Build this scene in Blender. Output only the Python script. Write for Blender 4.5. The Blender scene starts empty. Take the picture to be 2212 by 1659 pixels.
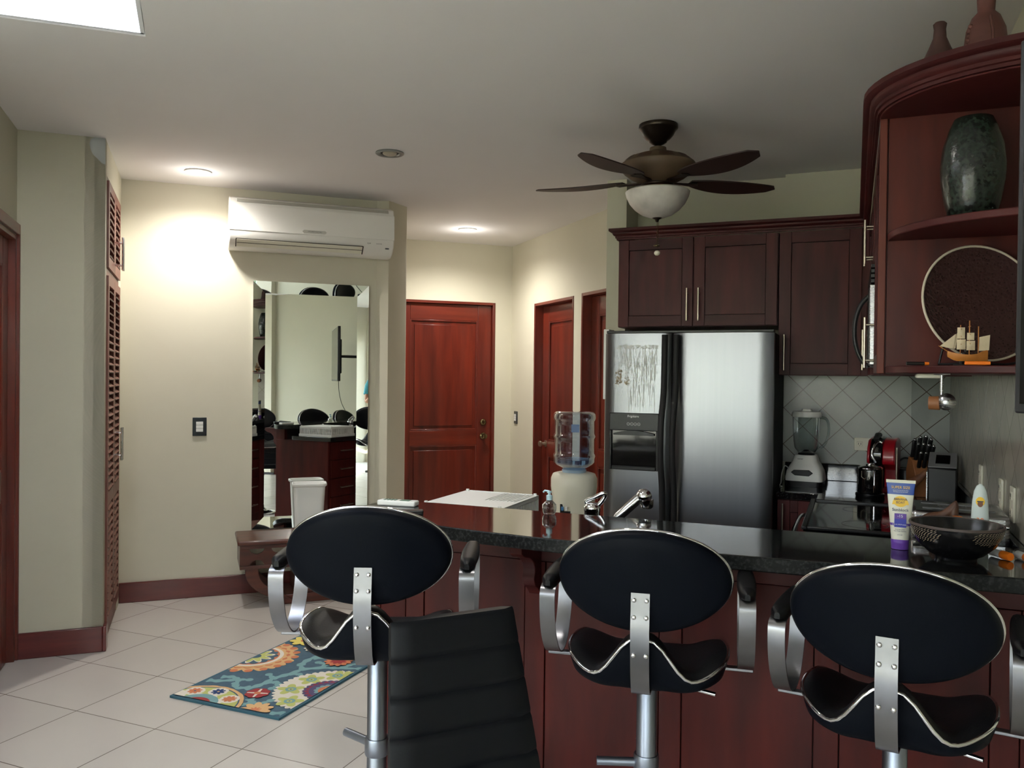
import bpy, bmesh, math, random
from mathutils import Vector, Matrix
random.seed(7)
PI=math.pi
C=bpy.context.scene.collection
OFF=math.radians(43.5); CU,SU=math.cos(OFF),math.sin(OFF)
H=2.74
def RW(u,v): return (u*CU-v*SU, u*SU+v*CU)
def lin(c):
    c=c/255.0
    return c/12.92 if c<=0.04045 else ((c+0.055)/1.055)**2.4
def rgb(r,g,b): return (lin(r),lin(g),lin(b),1.0)

# ------------------------------------------------------------------ materials
MATS={}
def mat(name,col,rough=.5,metal=0.0,noise=0.0,nscale=8.0,bump=0.0,bscale=60.0,stretch=(1,1,1),col2=None,trans=0.0,ior=1.45,coat=0.0,emit=None,estr=0.0,spec=None,rnoise=0.0):
    if name in MATS: return MATS[name]
    m=bpy.data.materials.new(name); m.use_nodes=True
    nt=m.node_tree; b=nt.nodes['Principled BSDF']
    c=rgb(*col)
    b.inputs['Base Color'].default_value=c
    b.inputs['Roughness'].default_value=rough
    b.inputs['Metallic'].default_value=metal
    b.inputs['IOR'].default_value=ior
    if trans: b.inputs['Transmission Weight'].default_value=trans
    if coat:
        b.inputs['Coat Weight'].default_value=coat; b.inputs['Coat Roughness'].default_value=.08
    if spec is not None: b.inputs['Specular IOR Level'].default_value=spec
    if emit:
        b.inputs['Emission Color'].default_value=rgb(*emit); b.inputs['Emission Strength'].default_value=estr
    if noise or bump or col2 or rnoise:
        tc=nt.nodes.new('ShaderNodeTexCoord'); mp=nt.nodes.new('ShaderNodeMapping')
        mp.inputs['Scale'].default_value=stretch
        nt.links.new(tc.outputs['Object'],mp.inputs['Vector'])
        n=nt.nodes.new('ShaderNodeTexNoise'); n.inputs['Scale'].default_value=nscale; n.inputs['Detail'].default_value=5
        nt.links.new(mp.outputs['Vector'],n.inputs['Vector'])
        if noise or col2:
            r=nt.nodes.new('ShaderNodeValToRGB')
            r.color_ramp.elements[0].position=.3; r.color_ramp.elements[1].position=.72
            if col2:
                r.color_ramp.elements[0].color=c; r.color_ramp.elements[1].color=rgb(*col2)
            else:
                r.color_ramp.elements[0].color=tuple(x*(1-noise) for x in c[:3])+(1,)
                r.color_ramp.elements[1].color=tuple(min(1,x*(1+noise)) for x in c[:3])+(1,)
            nt.links.new(n.outputs['Fac'],r.inputs['Fac']); nt.links.new(r.outputs['Color'],b.inputs['Base Color'])
        if rnoise:
            mr=nt.nodes.new('ShaderNodeMapRange'); mr.inputs['To Min'].default_value=max(0,rough-rnoise); mr.inputs['To Max'].default_value=rough+rnoise
            nt.links.new(n.outputs['Fac'],mr.inputs['Value']); nt.links.new(mr.outputs['Result'],b.inputs['Roughness'])
        if bump:
            n2=nt.nodes.new('ShaderNodeTexNoise'); n2.inputs['Scale'].default_value=bscale; n2.inputs['Detail'].default_value=3
            nt.links.new(mp.outputs['Vector'],n2.inputs['Vector'])
            bp=nt.nodes.new('ShaderNodeBump'); bp.inputs['Strength'].default_value=bump; bp.inputs['Distance'].default_value=.002
            nt.links.new(n2.outputs['Fac'],bp.inputs['Height']); nt.links.new(bp.outputs['Normal'],b.inputs['Normal'])
    MATS[name]=m; return m

PAINT=mat('cream_wall_paint',(208,203,184),.75,noise=.03,nscale=1.5,bump=.12,bscale=90)
PAINTG=mat('olive_cream_wall_paint',(194,191,171),.75,noise=.03,nscale=1.5,bump=.12,bscale=90)
CEIL=mat('ceiling_paint',(230,227,226),.85,noise=.025,nscale=1.2,bump=.08,bscale=70)
WHITEWELL=mat('skylight_white_paint',(238,240,242),.8,noise=.01)
WDOOR=mat('cherry_door_wood',(112,38,22),.32,nscale=2.2,stretch=(6,6,.6),col2=(74,22,15),coat=.35,bump=.05,bscale=40)
WDOORH=mat('cherry_rail_wood',(118,42,24),.32,nscale=2.2,stretch=(.6,.6,6),col2=(80,25,16),coat=.35,bump=.05,bscale=40)
WCAB=mat('cabinet_wood',(84,34,32),.42,nscale=2.6,stretch=(6,6,.8),col2=(54,21,22),spec=.25,coat=.0,bump=.04,bscale=40)
WCABH=mat('cabinet_rail_wood',(82,33,31),.42,nscale=2.6,stretch=(.8,.8,6),col2=(52,20,21),spec=.25,coat=.0,bump=.04,bscale=40)
WPANEL=mat('bar_panel_wood',(80,25,21),.42,nscale=2.2,stretch=(5,5,.9),col2=(50,15,14),spec=.22,coat=.0,bump=.04,bscale=40)
WBASE=mat('baseboard_wood',(104,42,38),.3,nscale=3,stretch=(1,1,8),col2=(76,28,30),coat=.3)
WCONS=mat('console_wood',(92,46,34),.34,nscale=4,stretch=(1,8,8),col2=(60,27,21),coat=.2)
WCLOS=mat('louvre_wood',(122,72,60),.45,nscale=4,stretch=(6,6,1),col2=(92,52,44))
WLIGHT=mat('knife_block_wood',(150,98,58),.5,nscale=4,stretch=(6,6,1),col2=(120,74,42))
WCARV=mat('carved_wood',(92,60,42),.5,nscale=14,col2=(52,32,24),bump=.4,bscale=40)
WSHIP=mat('ship_hull_wood',(196,128,56),.45,nscale=20,col2=(150,88,36))
SAIL=mat('sail_cloth',(196,180,150),.8,noise=.12,nscale=30)
GROUT=mat('door_gap_dark',(22,12,10),.8)
def granite():
    m=bpy.data.materials.new('black_granite'); m.use_nodes=True; nt=m.node_tree; b=nt.nodes['Principled BSDF']
    tc=nt.nodes.new('ShaderNodeTexCoord'); v=nt.nodes.new('ShaderNodeTexVoronoi'); v.inputs['Scale'].default_value=140
    nt.links.new(tc.outputs['Object'],v.inputs['Vector'])
    n=nt.nodes.new('ShaderNodeTexNoise'); n.inputs['Scale'].default_value=110; n.inputs['Detail'].default_value=4
    nt.links.new(tc.outputs['Object'],n.inputs['Vector'])
    r=nt.nodes.new('ShaderNodeValToRGB'); e=r.color_ramp.elements
    e[0].position=.48; e[0].color=rgb(15,16,18); e[1].position=.78; e[1].color=rgb(60,63,63)
    nt.links.new(n.outputs['Fac'],r.inputs['Fac'])
    r2=nt.nodes.new('ShaderNodeValToRGB'); e=r2.color_ramp.elements
    e[0].position=.0; e[0].color=(.35,.35,.35,1); e[1].position=.35; e[1].color=(1,1,1,1)
    nt.links.new(v.outputs['Color'],r2.inputs['Fac'])
    mx=nt.nodes.new('ShaderNodeMixRGB'); mx.blend_type='MULTIPLY'; mx.inputs['Fac'].default_value=1
    nt.links.new(r.outputs['Color'],mx.inputs['Color1']); nt.links.new(r2.outputs['Color'],mx.inputs['Color2'])
    nt.links.new(mx.outputs['Color'],b.inputs['Base Color'])
    b.inputs['Roughness'].default_value=.06; b.inputs['IOR'].default_value=1.75
    MATS['black_granite']=m; return m
GRAN=granite()
GRANE=GRAN.copy(); GRANE.name='granite_edge'; GRANE.node_tree.nodes['Principled BSDF'].inputs['Roughness'].default_value=.38; GRANE.node_tree.nodes['Principled BSDF'].inputs['IOR'].default_value=1.4; GRANE.node_tree.nodes['Principled BSDF'].inputs['Specular IOR Level'].default_value=.25
def floor_mat():
    m=bpy.data.materials.new('floor_tile'); m.use_nodes=True; nt=m.node_tree; b=nt.nodes['Principled BSDF']
    g=nt.nodes.new('ShaderNodeNewGeometry'); mp=nt.nodes.new('ShaderNodeMapping')
    T=.4575
    mp.inputs['Location'].default_value=(3.146+T*40,-2.612+T*40,0)
    nt.links.new(g.outputs['Position'],mp.inputs['Vector'])
    br=nt.nodes.new('ShaderNodeTexBrick'); br.offset=0; br.squash=1
    br.inputs['Scale'].default_value=1; br.inputs['Brick Width'].default_value=T; br.inputs['Row Height'].default_value=T
    br.inputs['Mortar Size'].default_value=.0022; br.inputs['Mortar Smooth'].default_value=.1
    br.inputs['Color1'].default_value=rgb(206,199,191); br.inputs['Color2'].default_value=rgb(200,193,185); br.inputs['Mortar'].default_value=rgb(112,100,90)
    nt.links.new(mp.outputs['Vector'],br.inputs['Vector'])
    n=nt.nodes.new('ShaderNodeTexNoise'); n.inputs['Scale'].default_value=2.5; n.inputs['Detail'].default_value=6
    nt.links.new(g.outputs['Position'],n.inputs['Vector'])
    hs=nt.nodes.new('ShaderNodeMixRGB'); hs.blend_type='MULTIPLY'; hs.inputs['Fac'].default_value=.12
    nt.links.new(br.outputs['Color'],hs.inputs['Color1']); nt.links.new(n.outputs['Fac'],hs.inputs['Color2'])
    nt.links.new(hs.outputs['Color'],b.inputs['Base Color'])
    bp=nt.nodes.new('ShaderNodeBump'); bp.invert=True; bp.inputs['Strength'].default_value=.5; bp.inputs['Distance'].default_value=.002
    nt.links.new(br.outputs['Fac'],bp.inputs['Height']); nt.links.new(bp.outputs['Normal'],b.inputs['Normal'])
    b.inputs['Roughness'].default_value=.22
    return m
FLOOR=floor_mat()
def splash_mat(name,axis,x0,z0,c1,c2,gc,rough=.25):
    # diagonal square tiles; axis 0: wall runs in X, 1: wall runs in Y
    m=bpy.data.materials.new(name); m.use_nodes=True; nt=m.node_tree; b=nt.nodes['Principled BSDF']
    g=nt.nodes.new('ShaderNodeNewGeometry'); sp=nt.nodes.new('ShaderNodeSeparateXYZ'); cb=nt.nodes.new('ShaderNodeCombineXYZ')
    nt.links.new(g.outputs['Position'],sp.inputs['Vector'])
    nt.links.new(sp.outputs['X' if axis==0 else 'Y'],cb.inputs['X']); nt.links.new(sp.outputs['Z'],cb.inputs['Y'])
    s1=nt.nodes.new('ShaderNodeVectorMath'); s1.operation='SUBTRACT'; s1.inputs[1].default_value=(x0,z0,0)
    nt.links.new(cb.outputs['Vector'],s1.inputs[0])
    mp=nt.nodes.new('ShaderNodeMapping'); mp.inputs['Rotation'].default_value=(0,0,PI/4)
    T=.1556; mp.inputs['Location'].default_value=(T*60,T*60,0)
    nt.links.new(s1.outputs['Vector'],mp.inputs['Vector'])
    br=nt.nodes.new('ShaderNodeTexBrick'); br.offset=0; br.squash=1
    br.inputs['Scale'].default_value=1; br.inputs['Brick Width'].default_value=T; br.inputs['Row Height'].default_value=T
    br.inputs['Mortar Size'].default_value=.0022; br.inputs['Mortar Smooth'].default_value=.1
    br.inputs['Color1'].default_value=rgb(*c1); br.inputs['Color2'].default_value=rgb(*c2); br.inputs['Mortar'].default_value=rgb(*gc)
    nt.links.new(mp.outputs['Vector'],br.inputs['Vector'])
    n=nt.nodes.new('ShaderNodeTexNoise'); n.inputs['Scale'].default_value=9; n.inputs['Detail'].default_value=5
    nt.links.new(g.outputs['Position'],n.inputs['Vector'])
    hs=nt.nodes.new('ShaderNodeMixRGB'); hs.blend_type='MULTIPLY'; hs.inputs['Fac'].default_value=.25
    nt.links.new(br.outputs['Color'],hs.inputs['Color1']); nt.links.new(n.outputs['Fac'],hs.inputs['Color2'])
    nt.links.new(hs.outputs['Color'],b.inputs['Base Color']); b.inputs['Roughness'].default_value=rough
    return m
SPLASH=splash_mat('diagonal_wall_tile',0,.16,1.435,(178,182,176),(170,175,170),(98,88,76))
SPLASHR=splash_mat('glossy_side_wall_tile',1,3.1,1.435,(190,186,172),(182,178,166),(150,144,132),.18)
STEEL=mat('brushed_steel',(176,176,178),.27,metal=1,nscale=3,stretch=(1,1,60),noise=.06,rnoise=.05)
FRIDGE=mat('fridge_steel',(134,136,141),.30,metal=1,nscale=1.5,stretch=(40,40,1),noise=.02,rnoise=.02)
SATIN=mat('satin_steel',(132,132,136),.34,metal=1,noise=.08,nscale=14,rnoise=.06)
CHROME=mat('chrome',(225,225,228),.06,metal=1)
POLE=mat('pole_metal',(138,144,156),.38,metal=1)
BRASS=mat('antique_brass',(120,104,74),.25,metal=1)
NICKEL=mat('brushed_nickel',(196,188,170),.3,metal=1)
LEATHER=mat('black_leather',(13,14,17),.42,bump=.25,bscale=240,spec=.25)
LEATHERB=mat('black_vinyl_shell',(11,14,21),.46,bump=.1,bscale=200,spec=.06)
CHAIRV=mat('chair_vinyl',(11,13,18),.40,bump=.1,bscale=200,spec=.22)
BLACK=mat('black_plastic',(14,14,16),.35)
BGLOSS=mat('black_gloss',(8,8,10),.06)
BMATTE=mat('black_matte',(20,20,22),.7)
WHITE=mat('white_plastic',(226,226,222),.4)
ACW=mat('air_conditioner_white',(232,230,224),.35)
ACG=mat('air_conditioner_shadow_gap',(60,52,44),.7)
CREAM=mat('cream_plastic',(222,218,200),.4)
GREY=mat('grey_plastic',(120,120,122),.45)
MIRROR=mat('mirror_silver',(236,240,238),.0,metal=1)
GLASS=mat('clear_glass',(245,250,250),.02,trans=1,ior=1.45)
def thinglass(name,tint,mixv):
    m=bpy.data.materials.new(name); m.use_nodes=True; nt=m.node_tree
    for n in list(nt.nodes): nt.nodes.remove(n)
    o=nt.nodes.new('ShaderNodeOutputMaterial'); mx=nt.nodes.new('ShaderNodeMixShader'); t=nt.nodes.new('ShaderNodeBsdfTransparent'); g=nt.nodes.new('ShaderNodeBsdfGlossy')
    t.inputs['Color'].default_value=tint; g.inputs['Roughness'].default_value=.03; g.inputs['Color'].default_value=(1,1,1,1)
    fr=nt.nodes.new('ShaderNodeLayerWeight'); fr.inputs['Blend'].default_value=mixv
    nt.links.new(fr.outputs['Facing'],mx.inputs['Fac']); nt.links.new(t.outputs[0],mx.inputs[1]); nt.links.new(g.outputs[0],mx.inputs[2]); nt.links.new(mx.outputs[0],o.inputs['Surface'])
    MATS[name]=m; return m
PANE=thinglass('window_pane_glass',(.93,.96,.95,1),.12)
BOTTLE=thinglass('water_bottle_plastic',(.66,.74,.84,1),.35)
JAR=thinglass('blender_jar_glass',(.80,.84,.84,1),.35)
SOAPB=thinglass('soap_bottle_plastic',(.72,.74,.72,1),.4)
BLADE=mat('fan_blade_dark',(44,28,24),.5)
BRONZE=mat('fan_bronze',(52,44,38),.28,metal=.8)
FANB=mat('fan_body_tan',(92,74,56),.55,noise=.15,nscale=10)
FANP=mat('fan_panel_brown',(62,36,24),.5)
ALAB=mat('alabaster_bowl',(168,162,156),.35,nscale=9,col2=(214,209,201))
RED=mat('coffee_machine_red',(150,16,30),.3,coat=.4)
VASE=mat('mosaic_vase',(10,13,14),.24,nscale=90,col2=(44,54,46),bump=.6,bscale=70,coat=.1)
PLATE=mat('hammered_plate',(56,36,38),.26,metal=.5)
def _hammer(m):
    nt=m.node_tree; b=nt.nodes['Principled BSDF']; tc=nt.nodes.new('ShaderNodeTexCoord'); v=nt.nodes.new('ShaderNodeTexVoronoi'); v.inputs['Scale'].default_value=120
    nt.links.new(tc.outputs['Object'],v.inputs['Vector']); bp=nt.nodes.new('ShaderNodeBump'); bp.inputs['Strength'].default_value=.9; bp.inputs['Distance'].default_value=.002
    nt.links.new(v.outputs['Distance'],bp.inputs['Height']); nt.links.new(bp.outputs['Normal'],b.inputs['Normal'])
    r=nt.nodes.new('ShaderNodeValToRGB'); r.color_ramp.elements[0].color=rgb(24,15,17); r.color_ramp.elements[1].position=.35; r.color_ramp.elements[1].color=rgb(72,46,46)
    nt.links.new(v.outputs['Distance'],r.inputs['Fac']); nt.links.new(r.outputs['Color'],b.inputs['Base Color'])
_hammer(PLATE)
PRIM=mat('plate_rim_cream',(190,180,160),.5)
TERRA=mat('dark_terracotta',(96,58,52),.5,noise=.25,nscale=12,bump=.4,bscale=30)
ORANGE=mat('orange_plastic',(236,120,28),.4)
PURPLE=mat('purple_plastic',(104,66,160),.4)
TUBEW=mat('sunscreen_cream_white',(214,212,196),.35)
TUBEB=mat('sunscreen_blue',(34,70,150),.35)
TUBEY=mat('sunscreen_yellow',(232,186,44),.4)
TUBEN=mat('print_navy',(24,34,84),.5)
TUBEP=mat('print_violet',(92,60,150),.5)
TUBEV=mat('print_deep_blue',(44,52,160),.5)
PWHITE=mat('print_white',(235,235,235),.5)
PDARK=mat('print_dark_grey',(70,70,72),.5)
BLUEB=mat('lotion_bottle_white',(196,206,204),.4)
LAMP=mat('downlight_lamp',(255,250,240),.5,emit=(255,246,232),estr=26)
LAMPOFF=mat('unlit_lamp_lens',(178,168,150),.4)
TVS=mat('tv_screen',(10,11,13),.12)
TVF=mat('tv_frame',(36,36,40),.35)
TEAL=mat('teal_shirt',(70,150,165),.85,noise=.1,nscale=12)
SKIN=mat('skin',(176,126,98),.55)
HAIR=mat('dark_hair',(38,28,22),.7)
JEANS=mat('beige_shorts_cloth',(130,120,104),.85)
LEAF=mat('garden_leaf',(84,124,50),.6,noise=.35,nscale=5)
LEAFD=mat('garden_leaf_dark',(36,66,30),.6,noise=.35,nscale=5)
PALM=mat('palm_leaf',(90,126,56),.55,noise=.2,nscale=6)
BARK=mat('palm_bark',(110,92,72),.85,noise=.2,nscale=10)
LAWN=mat('patio_stone',(140,98,76),.5,noise=.06,nscale=3)
GRASS=mat('lawn_grass',(80,98,52),.9,noise=.3,nscale=20)
GWALL=mat('garden_wall_plaster',(150,146,140),.85,noise=.05,nscale=3)
ALUM=mat('window_frame_white',(214,216,218),.4)
STAIN=mat('sticker_residue',(96,78,52),.7,nscale=60,col2=(168,156,132),bump=.5,bscale=80)
WET=mat('water_mark',(150,150,148),.5,metal=.6,nscale=70,col2=(186,186,184),stretch=(3,1,.25))
SWITCHP=mat('switch_plate_smoke',(34,36,44),.12)
LEAD=mat('lead_grey',(150,152,150),.4,metal=.6)

# ------------------------------------------------------------------ mesh builder
class MB:
    def __init__(s): s.bm=bmesh.new(); s.mats=[]; s.cur=0
    def m(s,material):
        if material not in s.mats: s.mats.append(material)
        s.cur=s.mats.index(material); return s
    def _f(s,vs,smooth=False):
        try: f=s.bm.faces.new(vs)
        except ValueError: return None
        f.material_index=s.cur; f.smooth=smooth; return f
    def box(s,x0,x1,y0,y1,z0,z1,M=None):
        P=[Vector(p) for p in ((x0,y0,z0),(x1,y0,z0),(x1,y1,z0),(x0,y1,z0),(x0,y0,z1),(x1,y0,z1),(x1,y1,z1),(x0,y1,z1))]
        if M is not None: P=[M@p for p in P]
        v=[s.bm.verts.new(p) for p in P]
        for q in ((3,2,1,0),(4,5,6,7),(0,1,5,4),(1,2,6,5),(2,3,7,6),(3,0,4,7)): s._f([v[i] for i in q])
        return s
    def prism(s,pts,z0,z1,axis='z',smooth=False,M=None,side=None):
        # pts 2D polygon; axis z: (x,y)->z ; axis x: (y,z)->x ; axis y: (x,z)->y
        def mk(p,h):
            q={'z':(p[0],p[1],h),'x':(h,p[0],p[1]),'y':(p[0],h,p[1])}[axis]
            q=Vector(q); return M@q if M is not None else q
        a=[s.bm.verts.new(mk(p,z0)) for p in pts]; b=[s.bm.verts.new(mk(p,z1)) for p in pts]
        n=len(pts)
        s._f(a[::-1]); s._f(b)
        if side is not None: s.m(side)
        for i in range(n): s._f([a[i],a[(i+1)%n],b[(i+1)%n],b[i]],smooth)
        return s
    def lathe(s,prof,seg=32,center=(0,0,0),M=None,smooth=True,sx=1,sy=1,capa=True,capb=True):
        rings=[]
        for r,z in prof:
            ring=[]
            for i in range(seg):
                a=2*PI*i/seg
                p=Vector((center[0]+r*math.cos(a)*sx,center[1]+r*math.sin(a)*sy,center[2]+z))
                if M is not None: p=M@p
                ring.append(s.bm.verts.new(p))
            rings.append(ring)
        for k in range(len(rings)-1):
            for i in range(seg):
                j=(i+1)%seg
                s._f([rings[k][i],rings[k][j],rings[k+1][j],rings[k+1][i]],smooth)
        if capa: s._f(rings[0][::-1])
        if capb: s._f(rings[-1])
        return s
    def tube(s,pts,r,seg=10,closed=False,caps=True):
        pts=[Vector(p) for p in pts]; n=len(pts)
        rr=r if isinstance(r,(list,tuple)) else [r]*n
        rings=[]; up=None
        for i in range(n):
            if closed: d=pts[(i+1)%n]-pts[i-1]
            else: d=pts[min(i+1,n-1)]-pts[max(i-1,0)]
            if d.length<1e-9: d=Vector((0,0,1))
            d.normalize()
            if up is None:
                up=Vector((0,0,1)) if abs(d.z)<.9 else Vector((1,0,0))
            a=d.cross(up)
            if a.length<1e-6: a=d.orthogonal()
            a.normalize(); b=a.cross(d); b.normalize(); up=b
            rings.append([s.bm.verts.new(pts[i]+(a*math.cos(2*PI*k/seg)+b*math.sin(2*PI*k/seg))*rr[i]) for k in range(seg)])
        m=n if closed else n-1
        for i in range(m):
            A=rings[i]; B=rings[(i+1)%n]
            for k in range(seg):
                j=(k+1)%seg; s._f([A[k],A[j],B[j],B[k]],True)
        if not closed and caps: s._f(rings[0][::-1]); s._f(rings[-1])
        return s
    def band(s,path,w,t,axis='x',c=0.0,closed=False):
        # flat metal band: path of (y,z), width along x centred at c, thickness t
        n=len(path); P=[Vector((p[0],p[1])) for p in path]; L=[];R=[]
        for i in range(n):
            if closed: d=P[(i+1)%n]-P[i-1]
            else: d=P[min(i+1,n-1)]-P[max(i-1,0)]
            d.normalize(); nn=Vector((-d.y,d.x))*t/2
            o=P[i]+nn; q=P[i]-nn
            mk=lambda x,p:s.bm.verts.new((x,p.x,p.y))
            L.append((mk(c-w/2,o),mk(c+w/2,o),mk(c+w/2,q),mk(c-w/2,q)))
        m=n if closed else n-1
        for i in range(m):
            A=L[i];B=L[(i+1)%n]
            for k in range(4):
                j=(k+1)%4; s._f([A[k],A[j],B[j],B[k]],k in (0,2))
        if not closed: s._f(list(L[0])[::-1]); s._f(list(L[-1]))
        return s
    def sphere(s,c,r,seg=16,rings=10,sc=(1,1,1),M=None):
        prof=[]
        vs=[]
        for i in range(rings+1):
            th=PI*i/rings; ring=[]
            for k in range(seg):
                a=2*PI*k/seg
                p=Vector((c[0]+r*sc[0]*math.sin(th)*math.cos(a),c[1]+r*sc[1]*math.sin(th)*math.sin(a),c[2]+r*sc[2]*math.cos(th)))
                if M is not None: p=M@p
                ring.append(p)
            vs.append(ring)
        top=s.bm.verts.new(vs[0][0]); bot=s.bm.verts.new(vs[-1][0]); R=[[s.bm.verts.new(p) for p in ring] for ring in vs[1:-1]]
        for k in range(seg):
            j=(k+1)%seg
            s._f([top,R[0][k],R[0][j]],True); s._f([bot,R[-1][j],R[-1][k]],True)
            for i in range(len(R)-1): s._f([R[i][k],R[i+1][k],R[i+1][j],R[i][j]],True)
        return s
    def poly(s,pts):
        return s._f([s.bm.verts.new(p) for p in pts])
    def grid(s,fn,nu,nv,smooth=True,wrapu=False):
        G=[[s.bm.verts.new(fn(i/(nu if wrapu else nu-1),j/(nv-1))) for j in range(nv)] for i in range(nu)]
        for i in range(nu if wrapu else nu-1):
            for j in range(nv-1):
                s._f([G[i][j],G[(i+1)%nu][j],G[(i+1)%nu][j+1],G[i][j+1]],smooth)
        return G
    def build(s,name,material=None,parent=None,bevel=0,loc=None,rotz=None,normals=True):
        if material is not None and not s.mats: s.mats=[material]
        if normals: bmesh.ops.recalc_face_normals(s.bm,faces=s.bm.faces)
        me=bpy.data.meshes.new(name); s.bm.to_mesh(me); s.bm.free()
        for mm in s.mats: me.materials.append(mm)
        me.set_sharp_from_angle(angle=math.radians(48))
        o=bpy.data.objects.new(name,me); C.objects.link(o)
        if parent is not None: o.parent=parent
        if loc is not None: o.location=loc
        if rotz is not None: o.rotation_euler=(0,0,rotz)
        if bevel:
            b=o.modifiers.new('edge','BEVEL'); b.width=bevel; b.segments=2; b.limit_method='ANGLE'; b.angle_limit=math.radians(40)
        return o
def thing(name,label,cat,loc=(0,0,0),rotz=0,group=None):
    o=bpy.data.objects.new(name,None); C.objects.link(o); o.empty_display_size=.1
    o.location=loc; o.rotation_euler=(0,0,rotz); o['label']=label; o['category']=cat
    if group: o['group']=group
    return o
def tag(o,label,cat,group=None):
    o['label']=label; o['category']=cat
    if group: o['group']=group
    return o
def struct(o): o['kind']='structure'; return o
def kids(o): return [x for x in C.objects if x.parent==o]
def dup(root,loc,rotz,label,group=None):
    r=root.copy(); C.objects.link(r); r.location=loc; r.rotation_euler=(0,0,rotz); r['label']=label
    if group: r['group']=group
    for ch in kids(root):
        c=ch.copy(); C.objects.link(c); c.parent=r
        for g in kids(ch):
            d=g.copy(); C.objects.link(d); d.parent=c
    return r
def text(s,name,material,parent,size,loc,rot,extr=.0006,align='CENTER',sx=1.0):
    cu=bpy.data.curves.new(name,'FONT'); cu.body=s; cu.size=size; cu.extrude=extr; cu.align_x=align; cu.align_y='CENTER'; cu.resolution_u=3
    t=bpy.data.objects.new('tmp_text',cu); C.objects.link(t)
    bpy.context.view_layer.update()
    me=bpy.data.meshes.new_from_object(t.evaluated_get(bpy.context.evaluated_depsgraph_get()))
    C.objects.unlink(t); bpy.data.objects.remove(t)
    me.materials.clear(); me.materials.append(material); me.name=name
    o=bpy.data.objects.new(name,me); C.objects.link(o); o.parent=parent; o.location=loc; o.rotation_euler=rot; o.scale=(sx,1,1)
    return o
def smooth_path(pts,n=8):
    # Catmull-Rom
    P=[Vector(p) for p in pts]; out=[]
    for i in range(len(P)-1):
        p0=P[max(i-1,0)];p1=P[i];p2=P[i+1];p3=P[min(i+2,len(P)-1)]
        for k in range(n):
            t=k/n
            out.append(.5*((2*p1)+(p2-p0)*t+(2*p0-5*p1+4*p2-p3)*t*t+(3*p1-p0-3*p2+p3)*t**3))
    out.append(P[-1]); return out
WORLD_S=8
SUN_S=48
EXPO=0.70
# ------------------------------------------------------------------ room shell
def wall(name,A,B,material,openings=(),z0=0.0,z1=H,thick=.12,m2=None):
    # interior on the left of A->B, thickness to the right
    A=Vector((A[0],A[1],0)); B=Vector((B[0],B[1],0)); d=B-A; L=d.length; a=math.atan2(d.y,d.x)
    M=Matrix.Translation(A)@Matrix.Rotation(a,4,'Z')
    s=MB().m(material)
    ops=sorted(openings); x=0
    for (s0,s1,q0,q1) in ops:
        if s0>x: s.box(x,s0,-thick,0,z0,z1,M)
        if q1<z1: s.box(s0,s1,-thick,0,q1,z1,M)
        if q0>z0: s.box(s0,s1,-thick,0,z0,q0,M)
        x=s1
    if x<L: s.box(x,L,-thick,0,z0,z1,M)
    return struct(s.build(name))
def baseboard(name,A,B,h=.13,t=.018):
    A=Vector((A[0],A[1],0)); B=Vector((B[0],B[1],0)); d=B-A; a=math.atan2(d.y,d.x)
    M=Matrix.Translation(A)@Matrix.Rotation(a,4,'Z')
    return struct(MB().m(WBASE).box(0,d.length,0,t,0,h,M).build(name,bevel=.004))
D2=lambda A,B:math.hypot(B[0]-A[0],B[1]-A[1])
VM=5.87; UL=-.87; UC=-.46; VP=4.89
# left wall with door_1: travel so that interior (+u) is on the left : go +v? direction +v has left = -u ; so go from high v to low v
A=RW(UL,VP); B=RW(UL,2.4)
wall('wall_left',A,B,PAINTG,openings=[(.02,.93,0,2.2)])
wall('wall_pillar',RW(UC,VP),RW(UL-.12,VP),PAINTG,thick=.07)
# closet recess : back and the little return beside the louvred doors
wall('wall_closet_top',RW(UC,VM),RW(UC,VP),PAINT,openings=[(.17,.90,.0,2.56)],thick=.1)
wall('wall_back',RW(1.273,VM),RW(UC-.1,VM),PAINT)
# chamfered end of the mirror wall and the hall
PN=(-3.085,5.108); PF=(-3.075,5.335)
struct(MB().m(PAINT).prism([PN,PF,RW(1.45,6.0),RW(1.45,6.05),RW(1.2,6.05),RW(1.2,5.87)],0,H).build('wall_pier'))
VE=7.41; UH=2.83
wall('wall_hall_left',RW(1.45,VE),RW(1.45,6.0),PAINT)
wall('wall_hall_end',RW(UH+.1,VE),RW(1.35,VE),PAINT,openings=[(UH+.1-2.66,UH+.1-1.68,0,2.19)])
def hv(v): return v-4.95
wall('wall_hall_right',RW(UH,5.10),RW(UH,VE),PAINT,openings=[(5.14-5.10,5.868-5.10,0,2.155),(6.012-5.10,6.838-5.10,0,2.148)],thick=.13)
struct(MB().m(PAINTG).box(-1.456,-1.33,5.05,5.66,0,H).build('wall_post'))
wall('wall_kitchen_left',(-.40,5.34),(-1.40,5.34),PAINTG)
wall('wall_kitchen_back',(.313,5.26),(-.40,5.26),PAINTG,thick=.2)
wall('wall_kitchen_corner',(.50,5.08),(.313,5.26),PAINTG)
wall('wall_right',(.50,2.48),(.50,5.12),PAINTG)
wall('wall_right_end',(1.5,2.48),(.50,2.48),PAINTG,thick=.10)
wall('wall_television',(1.5,-2.6),(1.5,2.6),PAINTG,openings=[(.10,1.75,0,2.25)])
struct(MB().m(PAINT).box(1.41,1.5,-.75,-.45,0,H).build('wall_column'))
wall('wall_rear',(-4.5,-2.6),(1.6,-2.6),PAINT,openings=[(.3,5.7,0,2.25)])
wall('wall_living_left',(-4.5,1.142),(-4.5,-2.6),PAINT)
wall('wall_living_front',(-2.283,1.142),(-4.5,1.142),PAINT)
L4=(-1.075,2.375)
PATCH=mat('grey_primer_patch',(186,190,190),.85)
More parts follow.
